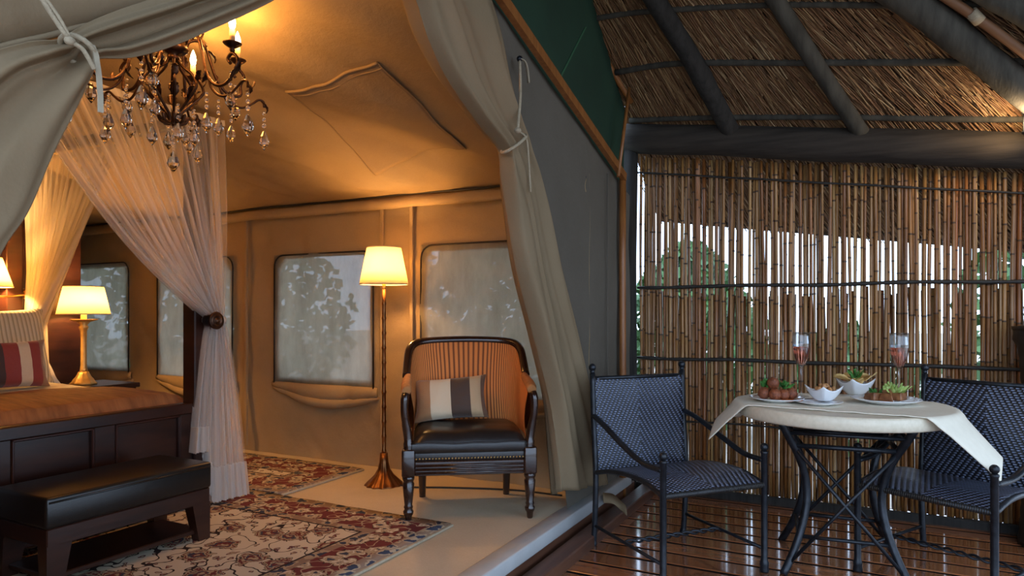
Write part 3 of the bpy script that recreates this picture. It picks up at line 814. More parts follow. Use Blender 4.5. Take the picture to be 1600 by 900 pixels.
# ================================================================== TENT DOOR CURTAINS
def curtain(name, label, tab, X, pleats, amp, seed, mat, nu=90, nv=9, lean=None):
    """tab: outer and inner edge of the hanging cloth, top to bottom, on the plane of the tent front."""
    P = [tuple(a) + tuple(b) for a, b in tab]
    C = cr(P, nv); rows = []
    wmax = max(math.hypot(c[0] - c[2], c[1] - c[3]) for c in C)
    for i, c in enumerate(C):
        w = math.hypot(c[0] - c[2], c[1] - c[3]); sq = 1 - w / wmax
        row = []
        for j in range(nu + 1):
            u = j / nu
            ph = pleats * 2 * PI * u + 1.6 * nz(u * 3, i * .035, seed)
            d = amp * (.55 + .45 * sq) * (math.sin(ph) + .5 * math.sin(ph * 2.3 + i * .03 + seed)) * min(1, u * 9, (1 - u) * 9 + .3)
            q = on_x(lerp(c[0], c[2], u), lerp(c[1], c[3], u), X + (lean(u, i / (len(C) - 1)) if lean else 0))
            row.append((q.x + d, q.y, q.z))
        rows.append(row)
    t = thing(name, label, 'curtain', (X, rows[-1][nu // 2][1], rows[-1][nu // 2][2]))
    MB().grid(rows).build('cloth', mat, t, thick=.004)
    return t, rows
rc, rows = curtain('door_curtain', 'long canvas door curtain tied back at the tent right side', [
    ((690, -190), (560, -190)), ((742, -70), (603, -70)), ((768, 0), (627, 0)), ((785, 60), (648, 60)), ((797, 120), (683, 122)), ((812, 180), (735, 188)), ((822, 214), (772, 228)),
    ((828, 236), (780, 246)), ((842, 272), (778, 275)), ((858, 330), (784, 330)), ((878, 420), (797, 420)), ((903, 520), (822, 520)),
    ((925, 620), (845, 620)), ((938, 690), (853, 700)), ((950, 756), (859, 772))], -1.325, 2.3, .030, 3, MAT['curtain'], lean=lambda u, v: -.13 * max(0, (u - .62) / .38) ** 1.6)
w = on_x(803, 232, -1.325)
ring = [(w.x + .045 * math.sin(a), w.y + .075 * math.cos(a), w.z + .012 * math.sin(a) + .055 * math.cos(a) * .9 + .02) for a in [2 * PI * k / 24 for k in range(25)]]
MB().tube(ring, .007, 7).build('tie_cord', MAT['rope'], rc)
k0, k1 = on_x(809, 204, -1.285), on_x(812, 92, -1.325)
MB().tube(cr([k0, k0.lerp(k1, .5) + Vector((.006, .004, 0)), k1], 5), .0065, 7).build('hanging_cord', MAT['rope'], rc)
MB().ball(k0, .016, 8, 6, (1, 1, .8)).build('knot', MAT['rope'], rc)
MB().tube(cr([k0, on_x(822, 216, -1.28), on_x(826, 250, -1.285), on_x(829, 300, -1.29)], 5), .005, 6).build('loose_cord', MAT['rope'], rc)
MB().ball(k1, .014, 8, 6).build('hook', MAT['iron'], rc)
MB().tube(cr([k1, on_x(820, 96, -1.305), on_x(824, 110, -1.305), on_x(826, 130, -1.305)], 4), .012, 6, flat=.25).build('strap', MAT['ribbon'], rc)

lc, rows = curtain('door_curtain', 'canvas door curtain swept up and tied at the top left', [
    ((560, -130), (585, -112)), ((450, -105), (505, -48)), ((350, -45), (424, 3)), ((270, -12), (345, 40)), ((190, 14), (268, 73)), ((135, 36), (205, 90)),
    ((108, 52), (152, 92)), ((88, 62), (146, 108)), ((40, 66), (136, 130)), ((-40, 95), (122, 162)), ((-130, 180), (82, 240)), ((-190, 290), (43, 330)),
    ((-240, 420), (-3, 402)), ((-290, 640), (-70, 560)), ((-330, 900), (-130, 800)), ((-350, 1180), (-165, 1130))], -1.318, 1.45, .020, 8, MAT['curtain'])
w = on_x(122, 80, -1.30)
ring = [(w.x + .034 * math.sin(a), w.y + .026 * math.cos(a), w.z - .018 * math.cos(a) + .006 * math.sin(a)) for a in [2 * PI * k / 20 for k in range(21)]]
MB().tube(ring, .0055, 7).build('tie_cord', MAT['rope'], lc)
MB().ball(on_x(109, 64, -1.262), .008, 8, 6, (1, 1.3, 1)).build('knot', MAT['rope'], lc)
a, b = on_x(106, 60, -1.262), on_x(58, -14, -1.275)
MB().tube(cr([a, a.lerp(b, .5) + Vector((0, 0, -.002)), b], 4), .0045, 6).build('hanging_cord', MAT['rope'], lc)
MB().tube(cr([a + Vector((0, .005, 0)), a.lerp(b, .5) + Vector((.004, .007, 0)), b + Vector((0, .006, 0))], 4), .0035, 6).build('hanging_cord', MAT['rope'], lc)
MB().tube(cr([on_x(107, 64, -1.262), on_x(128, 76, -1.258), on_x(142, 98, -1.258), on_x(147, 108, -1.26)], 5), .0045, 6).build('loose_cord', MAT['rope'], lc)
S = [on_x(px, py, -1.268) for px, py in ((143, 70), (149, 85), (154, 120), (156, 150), (156.5, 176))]
MB().slab([p + Vector((0, -.005, 0)) for p in S] + [p + Vector((0, .005, 0)) for p in reversed(S)], (.003, 0, 0)).build('strap', MAT['ribbon'], lc)

# ================================================================== RUGS
def rug(name, label, x0, x1, y0, y1, z, mname, white=True):
    hx, hy = (x1 - x0) / 2, (y1 - y0) / 2
    t = thing(name, label, 'rug', ((x0 + x1) / 2, (y0 + y1) / 2, z))
    nxx, nyy = 40, 24
    top = [[(lerp(-hx, hx, j / nxx), lerp(-hy, hy, i / nyy) + (.006 * nz(j * .7, i) if i in (0, nyy) else 0), .011 + .003 * nz(j * .3, i * .3) + (.006 * max(0, nz(j * .5, 3)) if i == nyy else 0)) for j in range(nxx + 1)] for i in range(nyy + 1)]
    MB().grid(top).build('pile', m_rug(hx, hy, mname), t, world=False, thick=.008)
    MB().box((hx - .004, -hy, .001), (hx + .016, hy, .013), .004, 2).build('binding', MAT['ribbon'], t, world=False)
    MB().box((-hx - .02, -hy, .001), (-hx + .004, hy, .013), .004, 2).build('binding', MAT['white_linen'], t, world=False)
    return t
rug('persian_rug', 'large floral rug with maroon border before the bench', -4.6, -1.762, .85, 2.775, TZ, 'large floral rug')
rug('persian_rug', 'narrow floral rug beside the canvas wall', -5.0, -2.90, 2.80, 3.50, TZ, 'narrow floral rug')

# ================================================================== BED
FX, HX = -3.10, -4.92          # foot and head planes
BY0, BY1 = .55, 2.42
bed_ = thing('four_poster_bed', 'dark wooden four poster bed with panelled footboard', 'bed', ((FX + HX) / 2, 1.48, TZ))
f = MB()
f.box((FX - .03, BY0, .655), (FX + .03, BY1 - .02, .712), .006).box((FX - .025, BY0, .2), (FX + .025, BY1 - .02, .27), .004)
edges = [BY1 - .118, 1.965, 1.867, 1.53, 1.43, 1.095, .995, .66]
f.box((FX - .024, 2.302, .2), (FX + .024, BY1 - .02, .66), .004)
for a, b in ((1.867, 1.965), (1.43, 1.53), (.995, 1.095), (BY0, .66)): f.box((FX - .024, a, .2), (FX + .024, b, .66), .004)
f.build('footboard_frame', MAT['dark_wood'], bed_)
for a, b in ((1.965, 2.302), (1.53, 1.867), (1.095, 1.43), (.66, .995)):
    p = MB().box((FX - .012, a - .005, .26), (FX + .006, b + .005, .66)).build('footboard_panel', MAT['dark_wood'], bed_)
    m = MB()
    for lo, hi in (((a, .645), (b, .657)), ((a, .27), (b, .282)), ((a, .27), (a + .012, .657)), ((b - .012, .27), (b, .657))):
        m.box((FX + .004, lo[0], lo[1]), (FX + .028, hi[0], hi[1]), .004)
    m.build('moulding', MAT['headboard'], p)
for x in (FX, HX + .06):
    for yy in (BY0, BY1 - .005):
        MB().box((x - .048, yy - .048, TZ), (x + .048, yy + .048, 2.2), .006).build('bed_post', MAT['dark_wood'], bed_)
for yy in (BY0, BY1 - .005):
    MB().box((HX + .1, yy - .022, 2.155), (FX - .045, yy + .022, 2.21), .004).build('canopy_rail', MAT['dark_wood'], bed_)
    MB().box((HX + .1, yy - .02, .36), (FX - .045, yy + .02, .56), .004).build('side_rail', MAT['dark_wood'], bed_)
for x in (FX, HX + .06):
    MB().box((x - .022, BY0 + .045, 2.155), (x + .022, BY1 - .05, 2.21), .004).build('canopy_rail', MAT['dark_wood'], bed_)
MB().box((HX - .06, .1, TZ), (HX, 2.86, 2.05), .005).build('headboard', MAT['headboard'], bed_)
for a, b in ((.2, .95), (1.05, 1.9), (2.0, 2.3)):
    MB().box((HX - .002, a, .8), (HX + .012, b, 1.95), .006).build('headboard_panel', MAT['headboard'], bed_)
MB().box((HX - .07, 2.46, TZ), (HX + .03, 2.875, 2.07), .005).build('headboard_stile', MAT['dark_wood'], bed_)
MB().box((HX + .06, BY0 + .05, .34), (FX - .04, BY1 - .05, .64), .06, 3).build('mattress', MAT['white_linen'], bed_)
def bedcloth(name, x0, x1, top, drop, mat, label, seed):
    rows = []
    Y = [(BY0 + .0, drop), (BY0 + .025, (drop + top) / 2), (BY0 + .04, top - .05), (BY0 + .09, top - .012)] + [(lerp(BY0 + .15, BY1 - .10, k / 16), top) for k in range(17)] + [(BY1 - .04, top - .010), (BY1 + .012, top - .045), (BY1 + .028, (drop + top) / 2), (BY1 + .034, drop)]
    for i in range(25):
        t = i / 24; x = lerp(x0, x1, t)
        end = -.16 * smooth((t - .93) / .07) if x1 > -3.2 else 0
        rows.append([(x + .004 * nz(yy * 4, seed), yy + .004 * nz(x * 8, z * 9), max(z + end, .45) + .012 * nz(x * 5, yy * 2.2, seed) + .008 * nz(x * 13, yy * 3, seed) + .02 * math.sin(PI * t)) for yy, z in Y])
    o = MB().grid(rows).build(name, mat, thick=.012); return tag(o, label, 'bedding')
bedcloth('bedspread', -3.98, FX - .032, .745, .45, MAT['spread'], 'brown quilted bedspread over the foot of the bed', 2)
bedcloth('bed_sheet', -4.74, -3.94, .738, .45, MAT['sheet'], 'cream linen sheet folded at the head of the bed', 5)

def cushion(w, h, d, n=18, pinch=.22, seed=0):
    """pillow lying in local x (width) / z (height), thickness along y."""
    def sh(side):
        rows = []
        for i in range(n + 1):
            v = i / n * 2 - 1; row = []
            for j in range(n + 1):
                u = j / n * 2 - 1
                e = max(0, (1 - u ** 4) * (1 - v ** 4)) ** .55
                pu = 1 - .10 * pinch / .22 * (1 - abs(v) ** 2.0) * (abs(u) ** 6); pv = 1 - .10 * pinch / .22 * (1 - abs(u) ** 2) * (abs(v) ** 6)
                row.append((u * w / 2 * pu, side * (d / 2 * e + .004) + .006 * nz(u * 3 + seed, v * 3, side) * e, v * h / 2 * pv))
            rows.append(row if side < 0 else row[::-1])
        return rows
    m = MB(); m.grid(sh(-1)); m.grid(sh(1))
    # keep stripes aligned on the back face
    return m
def put(m, mat, name, label, cat, loc, rx, rz, ry=0):
    o = m.build(name, mat); o.location = loc; o.rotation_mode = 'XYZ'; o.rotation_euler = (rx, ry, rz)
    return tag(o, label, cat)
STR_RED = m_stripes('red cream striped silk', [(0, (.05, .02, .015)), (.38, (.05, .02, .015)), (.5, (.26, .03, .02)), (.66, (.62, .47, .30)), (.78, (.26, .03, .02)), (.9, (.30, .15, .07))])
STR_BRN = m_stripes('brown cream striped silk', [(0, (.34, .17, .07)), (.25, (.62, .50, .34)), (.52, (.055, .028, .016)), (.78, (.45, .31, .17)), (.93, (.14, .07, .035))])
put(cushion(.62, .50, .17), MAT['ribbed_pillow'], 'pillow', 'large cream ribbed pillow leaning at the bed head', 'pillow', (-4.50, 2.14, .965), math.radians(-16), math.radians(90))
put(cushion(.60, .42, .16, seed=4), MAT['white_linen'], 'pillow', 'white pillow lying behind the ribbed pillow', 'pillow', (-4.70, 2.26, .875), math.radians(-40), math.radians(90))
put(cushion(.47, .27, .13, seed=2), STR_RED, 'cushion', 'small red and cream striped cushion on the bed', 'cushion', (-4.15, 2.005, .89), math.radians(-14), math.radians(86))

# ---- sheer drapes on the canopy
def sheer(name, label, top_a, top_b, waist, wr, bot_a, bot_b, off, nrm, bulge, seed, left_curve=0.0, loc=None, nu=120, bot_fn=None, mat='sheer'):
    """cloth from a top rail, drawn in at a waist, spreading again below. off: outward normal."""
    top_a, top_b, waist, bot_a, bot_b = map(Vector, (top_a, top_b, waist, bot_a, bot_b)); nrm = Vector(nrm); al = (top_b - top_a).normalized()
    rows = []
    NV1, NV2 = 34, 26
    for i in range(NV1 + NV2 + 1):
        row = []
        for j in range(nu + 1):
            u = j / nu; pl = math.sin(u * 2 * PI * 15 + seed + 1.2 * nz(u * 6, seed)) + .5 * math.sin(u * 2 * PI * 37 + seed * 2)
            if i <= NV1:
                t = i / NV1; A = top_a.lerp(top_b, u); W = waist + al * (u - .5) * 2 * wr + nrm * .02 * pl
                p = A.lerp(W, t); sagc = math.sin(PI * t) * (1 - u) * left_curve
                p = p + al * (-sagc * .35) + Vector((0, 0, -sagc))
                p = p + nrm * (bulge * math.sin(PI * t) + (.006 + .012 * t) * pl)
            else:
                t = (i - NV1) / NV2; s_ = t ** .62
                W = waist + al * (u - .5) * 2 * wr + nrm * .02 * pl; B = bot_a.lerp(bot_b, u)
                if bot_fn: B = Vector((B.x, B.y, bot_fn(u)))
                p = Vector((lerp(W.x, B.x, s_), lerp(W.y, B.y, s_), lerp(W.z, B.z, t))) + nrm * (.016 + .02 * t) * pl * .8
            row.append(tuple(p))
        rows.append(row)
    t = thing(name, label, 'drape', loc)
    MB().grid(rows).build('voile', MAT[mat], t)
    hem = MB(); hem.grid([[tuple(Vector(p) + nrm * .004) for p in r] for r in rows[-6:]]); hem.build('hem', MAT['hem'], t)
    hd = MB(); hd.grid([[tuple(Vector(p) + nrm * .004) for p in rows[0]], [tuple(Vector(p) + nrm * .004) for p in rows[1]]]); hd.build('heading', MAT['hem'], t)
    return t, rows
wp = on_x(334, 500, -3.03)
fd, rows = sheer('sheer_drape', 'white sheer drape tied to the bed post at the foot', (-3.045, 1.42, 2.20), (-3.045, 2.535, 2.20), wp, .03,
    (-3.04, wp.y - .13, .5), (-3.02, wp.y + .19, TZ + .03), 1, (1, 0, 0), .02, 1.0, .10, (-3.03, wp.y, TZ),
    bot_fn=lambda u: .46 if u < .22 else (TZ + .035 if u > .34 else lerp(.46, TZ + .035, (u - .22) / .12)))
rp = on_x(336, 501, -2.965)
ro = MB(); ro.M = Matrix.Translation(rp) @ Matrix.Rotation(math.radians(90), 4, 'Y') @ Matrix.Rotation(0, 4, 'Z')
ro.lathe([(.030, -.06), (.032, .0), (.044, .004), (.046, .012), (.040, .018), (.034, .013), (.030, .020), (.024, .022), (.021, .014), (.014, .020), (.010, .026), (0, .028)], n=24)
ro.build('rosette', MAT['iron_rust'], fd)
band = [(wp.x + .055 * math.sin(a), wp.y + .05 * math.cos(a), wp.z) for a in [2 * PI * k / 20 for k in range(21)]]
MB().tube(band, .012, 6, flat=1.6).build('tie_band', MAT['hem'], fd)
hd_, rows = sheer('sheer_drape', 'sheer drape glowing yellow beside the bed head', (-3.80, BY1 + .03, 2.15), (-4.83, BY1 + .03, 2.15), (-4.66, BY1 + .045, 1.12), .05,
    (-4.56, BY1 + .05, .62), (-4.80, BY1 + .05, .62), 1, (0, 1, 0), .01, 2.4, .0, (-4.7, BY1 + .05, TZ), mat='sheer_dense')

# ================================================================== BENCH
bx0, bx1, by0, by1 = -2.955, -2.60, 1.405, 2.105
bench = thing('bench', 'low black leather bench with tapered dark legs at the bed foot', 'bench', ((bx0 + bx1) / 2, (by0 + by1) / 2, TZ + .012))
MB().box((bx0, by0, .392), (bx1, by1, .508), .014, 3).build('seat_cushion', MAT['bench_leather'], bench)
MB().box((bx0 + .006, by0 + .006, .325), (bx1 - .006, by1 - .006, .392), .004).build('apron', MAT['dark_wood'], bench)
MB().tube([(bx1 + .001, by0 + .01, .488), (bx1 + .001, by1 - .01, .488)], .004, 6).build('piping', MAT['bench_leather'], bench)
MB().box((bx0 + .03, by0 + .03, .195), (bx1 - .03, by1 - .03, .215), .004).build('shelf', MAT['dark_wood'], bench)
for sx, x in ((1, bx0 + .006), (-1, bx1 - .006)):
    for sy, yy in ((1, by0 + .006), (-1, by1 - .006)):
        a, b = .088, .056
        top = [(x, yy, .33), (x + sx * .06, yy, .33), (x + sx * .06, yy + sy * a, .33), (x, yy + sy * a, .33)]
        bot = [(x, yy, TZ + .013), (x + sx * .045, yy, TZ + .013), (x + sx * .045, yy + sy * b, TZ + .013), (x, yy + sy * b, TZ + .013)]
        MB().add(top + bot, [(0, 1, 2, 3), (7, 6, 5, 4)] + [(k, 4 + k, 4 + (k + 1) % 4, (k + 1) % 4) for k in range(4)]).build('leg', MAT['dark_wood'], bench)

# ================================================================== NIGHTSTAND, LAMPS
lx, ly = -4.70, 2.78
ns = thing('nightstand', 'dark wooden nightstand below the brass table lamp', 'nightstand', (lx, ly + .02, TZ))
MB().box((lx - .2, ly - .22, .66), (lx + .22, ly + .26, .692), .005).build('top', MAT['dark_wood'], ns)
MB().box((lx - .18, ly - .2, .26), (lx + .2, ly + .24, .66)).build('body', MAT['dark_wood'], ns)
d_ = MB().box((lx + .2, ly - .18, .5), (lx + .212, ly + .22, .64), .004).build('drawer', MAT['dark_wood'], ns)
MB().ball((lx + .222, ly + .02, .57), .014, 8, 6).build('knob', MAT['brass'], d_)
for sx in (-.15, .17):
    for sy in (-.17, .21): MB().box((lx + sx - .025, ly + sy - .025, TZ), (lx + sx + .025, ly + sy + .025, .27)).build('leg', MAT['dark_wood'], ns)
tl = thing('table_lamp', 'gilded candlestick table lamp with lit cream shade by the bed', 'lamp', (lx, ly, .692))
def flute(n, a): return lambda t, i: a * math.cos(n * t)
MB().lathe([(.078, .0), (.08, .008), (.066, .02), (.060, .034), (.046, .05), (.036, .07), (.030, .085)], (lx, ly, .692), 36, flute(9, .05)).build('base', MAT['gold'], tl)
MB().lathe([(.026, .08), (.022, .10), (.0185, .13), (.018, .3), (.020, .36), (.026, .375), (.030, .39), (.022, .40), (.04, .425)], (lx, ly, .692), 20, flute(10, .03)).build('stem', MAT['gold'], tl)
MB().lathe([(.02, .42), (.05, .425), (.078, .434), (.083, .44), (.06, .434), (.02, .43)], (lx, ly, .692), 32, flute(8, .05)).build('petal_cup', MAT['gold'], tl)
MB().lathe([(.018, .43), (.018, .50)], (lx, ly, .692), 14).build('candle_sleeve', MAT['candle'], tl)
def shade(parent, c, r0, r1, z0, z1, m=MAT['shade']):
    o = MB().lathe([(r0, z0), (lerp(r0, r1, .5), (z0 + z1) / 2), (r1, z1)], c, 40)
    o.f = [q for q in o.f if len(q) == 4]; o.sm = [True] * len(o.f)
    s_ = o.build('lamp_shade', m, parent, thick=.003)
    for r, z in ((r0, z0), (r1, z1)):
        MB().tube([(c[0] + r * math.cos(a), c[1] + r * math.sin(a), c[2] + z) for a in [2 * PI * k / 40 for k in range(41)]], .0035, 6).build('trim_band', MAT['sheet'], s_)
shade(tl, (lx, ly, .692), .158, .118, .475, .66)
lamp('table_lamp_bulb', tl, (lx, ly, 1.26), TABLE_LAMP_W, r=.03)

q = on_z(600, 757, TZ); fx, fy = q.x, q.y
fl = thing('floor_lamp', 'tall bronze bamboo stem floor lamp with lit cream shade', 'lamp', (fx, fy, TZ))
MB().lathe([(.112, .0), (.110, .006), (.085, .03), (.055, .06), (.036, .095), (.026, .14), (.022, .19)], (fx, fy, TZ), 54, lambda t, i: (.05 if i < 4 else .02) * math.cos(13 * t)).build('base', MAT['bronze'], fl)
prof = [(.012, .18)]
z = .20
while z < 1.16:
    prof += [(.0115, z - .012), (.0145, z - .004), (.0145, z + .004), (.0115, z + .012)]; z += .088
prof += [(.0115, 1.17)]
MB().lathe(prof, (fx, fy, TZ), 14).build('stem', MAT['bronze'], fl)
MB().lathe([(.010, 1.165), (.013, 1.17), (.010, 1.18), (.010, 1.27)], (fx, fy, TZ), 12).build('upper_stem', MAT['brass'], fl)
shade(fl, (fx, fy, TZ), .143, .100, 1.195, 1.412)
lamp('floor_lamp_bulb', fl, (fx, fy, TZ + 1.31), FLOOR_LAMP_W, r=.03)
cp = [(fx + .08, fy + .02, TZ + .006), (fx + .2, fy + .01, TZ + .006), (fx + .4, fy + .10, TZ + .006), (fx + .75, fy + .22, TZ + .006), (fx + 1.05, fy + .24, TZ + .006)]
MB().tube(cr(cp, 6), .005, 6).build('power_cord', MAT['cord'], fl)

# wall sconce on the headboard
c = on_x(33, 459, HX + .03)
sc_ = thing('wall_sconce', 'swing arm brass wall light with lit shade on the headboard', 'lamp', (c.x, c.y, c.z))
m = MB(); m.M = Matrix.Translation((HX + .012, c.y, c.z)) @ Matrix.Rotation(PI / 2, 4, 'Y')
m.lathe([(.045, 0), (.045, .012), (.03, .022), (.02, .05), (.024, .06), (.02, .075), (0, .08)], n=20); m.build('back_plate', MAT['brass'], sc_)
sp = on_x(-14, 466, HX + .16)
MB().tube(cr([(c.x + .03, c.y, c.z), (c.x + .08, c.y - .04, c.z - .01), (sp.x, sp.y + .06, sp.z + .01), (sp.x, sp.y, sp.z + .02)], 5), .008, 8).build('arm', MAT['brass'], sc_)
shade(sc_, (sp.x, sp.y, sp.z), .112, .055, .07, .25)
MB().lathe([(.015, 0), (.02, .02), (.014, .05), (.014, .12)], sp, 14).build('lamp_holder', MAT['brass'], sc_)
lamp('sconce_bulb', sc_, (sp.x, sp.y, sp.z + .16), SCONCE_W, r=.025)
MB().tube(cr([(c.x, c.y + .01, c.z - .02), (c.x, c.y + .06, c.z - .06), (c.x, c.y + .12, c.z - .12), (c.x, c.y + .14, c.z - .2)], 5), .004, 6).build('power_cord', MAT['sheet'], sc_)

# ================================================================== ARMCHAIR
ac = thing('armchair', 'dark framed armchair with orange pinstripe back and black leather seat', 'armchair', (-1.868, 3.10, TZ), math.radians(34.4))
half = [(-.312, -.235, .645), (-.318, -.14, .655), (-.322, -.04, .665), (-.322, .04, .70), (-.318, .10, .765), (-.310, .145, .82), (-.285, .185, .852), (-.235, .212, .864), (-.15, .232, .870), (0, .242, .873)]
full = half + [(-x, yy, z) for x, yy, z in reversed(half[:-1])]
C = cr(full, 5)
inner = []; outer = []
N = len(C)
for v in [k / 14 for k in range(15)]:
    ri, ro_ = [], []
    for (x, yy, z) in C:
        zz = lerp(.40, z - .012, v); lean_ = -.06 * (1 - v) * smooth((yy + .05) / .25)
        puff = .016 * math.sin(PI * min(1, v * 1.05))
        L = math.hypot(x, yy * .8) + 1e-6
        ri.append((x * (.90 + .02 * v) - x / L * puff, (yy - .022) + lean_ - puff * smooth(yy / .2), zz))
        ro_.append((x * 1.0, yy + lean_ + .004, zz))
    inner.append(ri); outer.append(ro_)
MB().grid(inner).build('backrest', MAT['pinstripe'], ac, world=False)
MB().grid([r[::-1] for r in outer]).build('back_cover', MAT['pinstripe'], ac, world=False)
MB().tube([(x * .985, yy - .006, z) for x, yy, z in C[14:N - 14]], .0215, 10).build('back_frame', MAT['chair_wood'], ac, world=False)
for s in (-1, 1):
    ap = [(s * .31, -.245, .640), (s * .313, -.16, .658), (s * .313, -.06, .668), (s * .308, .02, .69)]
    MB().tube(cr(ap, 4), [.022, .026, .027, .026, .026, .026, .025, .025, .024, .024, .022, .02, .018], 10).build('arm_pad', MAT['orange_pad'], ac, world=False)
    pp = [(s * .312, -.255, .628), (s * .318, -.268, .60), (s * .318, -.262, .53), (s * .308, -.245, .46), (s * .300, -.240, .40), (s * .296, -.24, .34)]
    MB().tube(cr(pp, 4), [.020] * 5 + [.019] * 6 + [.022] * 6 + [.027] * 4, 10).build('arm_post', MAT['chair_wood'], ac, world=False)
    MB().box((s * .30 - .032, -.272, .225), (s * .30 + .032, -.208, .36), .008, 2).build('corner_block', MAT['chair_wood'], ac, world=False)
    MB().lathe([(.012, 0), (.015, .006), (.017, .03), (.024, .042), (.026, .055), (.019, .066), (.023, .076), (.019, .086), (.024, .13), (.029, .19), (.024, .20), (.03, .212), (.03, .23)], (s * .30, -.24, 0), 16).build('leg', MAT['chair_wood'], ac, world=False)
    MB().tube(cr([(s * .235, .20, .25), (s * .235, .205, .13), (s * .235, .225, .0)], 4), [.026, .025, .024, .023, .022, .021, .02, .019, .018], 10).build('leg', MAT['chair_wood'], ac, world=False)
    MB().box((s * .285 - .018, -.21, .235), (s * .285 + .018, .2, .32), .005).build('side_rail', MAT['chair_wood'], ac, world=False)
m = MB().box((-.27, -.262, .228), (.27, -.218, .30), .005)
for k in range(3): m.tube([(-.268, -.262, .242 + k * .018), (.268, -.262, .242 + k * .018)], .007, 8)
m.build('front_rail', MAT['chair_wood'], ac, world=False)
MB().box((-.25, .18, .235), (.25, .22, .32), .005).build('rear_rail', MAT['chair_wood'], ac, world=False)
# seat: apron with nail heads and a plump cushion
MB().box((-.276, -.258, .296), (.276, .18, .345), .012, 3).build('seat_base', MAT['leather'], ac, world=False)
cu = []
def cush(u, v):
    x = lerp(-.282, .282, u); yy = lerp(-.262, .17, v)
    return x, yy
for i in range(21):
    r_ = []
    for j in range(25):
        u, v = j / 24, i / 20; x, yy = cush(u, v)
        e = (max(0, 1 - abs(2 * u - 1) ** 7) * max(0, 1 - abs(2 * v - 1) ** 6)) ** .5
        r_.append((x, yy - .012 * e * (1 - v) ** 3, .385 + .065 * e + .006 * nz(u * 4, v * 4)))
    cu.append(r_)
m = MB().grid(cu)
loop = cu[0] + [r[-1] for r in cu[1:]] + cu[-1][::-1][1:] + [r[0] for r in cu[::-1][1:]]
m.grid([[(p[0] * .985, p[1] + .004, .338) for p in loop], [(p[0] * 1.004, p[1] - .006 * (p[1] < 0), .36) for p in loop], [tuple(p) for p in loop]])
m.build('seat_cushion', MAT['leather'], ac, world=False)
MB().tube([(p[0], p[1] - .003, p[2] + .002) for p in cu[0]], .004, 6).build('seat_piping', MAT['leather'], ac, world=False)
pn = None
for k in range(34):
    x = lerp(-.262, .262, k / 33)
    if pn is None:
        pn = MB().ball((0, 0, 0), .0052, 6, 4).build('nail_head', MAT['nail'], ac, world=False); pn.location = (x, -.262, .312)
    else: place(pn, 'nail_head', ac, (x, -.262, .312))
o = put(cushion(.40, .235, .12, seed=6), STR_BRN, 'cushion', 'brown and cream striped cushion on the armchair', 'cushion', (0, 0, 0), math.radians(-20), math.radians(34.4 - 8), math.radians(-5))
o.location = ac.matrix_basis @ Vector((-.085, .055, .565))

# ================================================================== CHANDELIER
CC = Vector((-2.34, 1.72, 1.895))
ch = thing('chandelier', 'bronzed iron chandelier with candle bulbs and hanging crystal drops', 'chandelier', CC)
def loc(r, a, z): return (CC.x + r * math.cos(a), CC.y + r * math.sin(a), CC.z + z)
# central cage of leafy ribs ending in a curl
for k in range(8):
    a = 2 * PI * k / 8 + .2
    pr = [(.038, .012), (.052, .028), (.042, .004), (.016, .0), (.02, .03), (.055, .07), (.095, .115), (.105, .14), (.085, .18), (.04, .215), (.026, .24)]
    rb = MB().tube([loc(r, a, z) for r, z in cr(pr, 4)], .0055, 7).build('rib', MAT['iron_rust'], ch)
    for q_, zz, s in ((.062, .085, 1), (.10, .15, .8)):
        p = Vector(loc(q_, a, zz)); o_ = Vector((math.cos(a), math.sin(a), 0)); sd = Vector((-math.sin(a), math.cos(a), 0))
        L = cr([p, p + o_ * .012 * s + Vector((0, 0, .02 * s)), p + o_ * .016 * s + Vector((0, 0, .042 * s)), p + o_ * .03 * s + Vector((0, 0, .05 * s))], 3)
        s *= 1.5; wv = [.001, .006, .009, .011, .009, .011, .008, .009, .005, .001]
        MB().grid([[tuple(Vector(c_) - sd * w_ * s + o_ * .003), tuple(Vector(c_) - o_ * .002), tuple(Vector(c_) + sd * w_ * s + o_ * .003)] for c_, w_ in zip(L, wv)]).build('leaf', MAT['iron_rust'], rb, thick=.0015)
MB().lathe([(.0, .235), (.02, .237), (.024, .25), (.018, .262), (.04, .268), (.052, .276), (.055, .29), (.048, .296), (.050, .306), (.03, .31), (.018, .33), (.014, .48), (.02, .49), (.02, .51)], CC, 24).build('crown', MAT['iron_rust'], ch)
for k in range(12):
    a = 2 * PI * k / 12
    MB().tube([loc(.048, a, .30), loc(.056, a, .33), loc(.064, a, .345)], [.004, .005, .002], 5).build('crown_leaf', MAT['iron_rust'], ch)
for k in range(3):
    z0 = .52 + k * .03
    MB().tube([(CC.x + .012 * math.cos(t) * (k % 2 == 0), CC.y + .012 * math.cos(t) * (k % 2 == 1), CC.z + z0 + .018 * math.sin(t)) for t in [2 * PI * j / 12 for j in range(13)]], .003, 5).build('chain_link', MAT['iron_rust'], ch)
crys = None
def crystal_mesh():
    m = MB()
    prof = [(0, 0), (.010, .014), (.0135, .022), (.010, .036), (.004, .05), (0, .053)]
    m.lathe([(max(r, 1e-6), z) for r, z in prof], (0, 0, -.115), 8, sm=False)
    for b in range(3): m.ball((0, 0, -.049 + b * .016), .0058 - .0006 * b, 7, 5)
    return m
def crystal(p, s=1.0):
    global crys
    if crys is None: crys = crystal_mesh().build('crystal_drop', MAT['crystal'], ch, world=False); o = crys
    else: o = place(crys, 'crystal_drop', ch)
    o.location = Vector(p) - CC; s *= 1.5; o.scale = (s, s, s); o.rotation_euler = (0, 0, RND.uniform(0, 3))
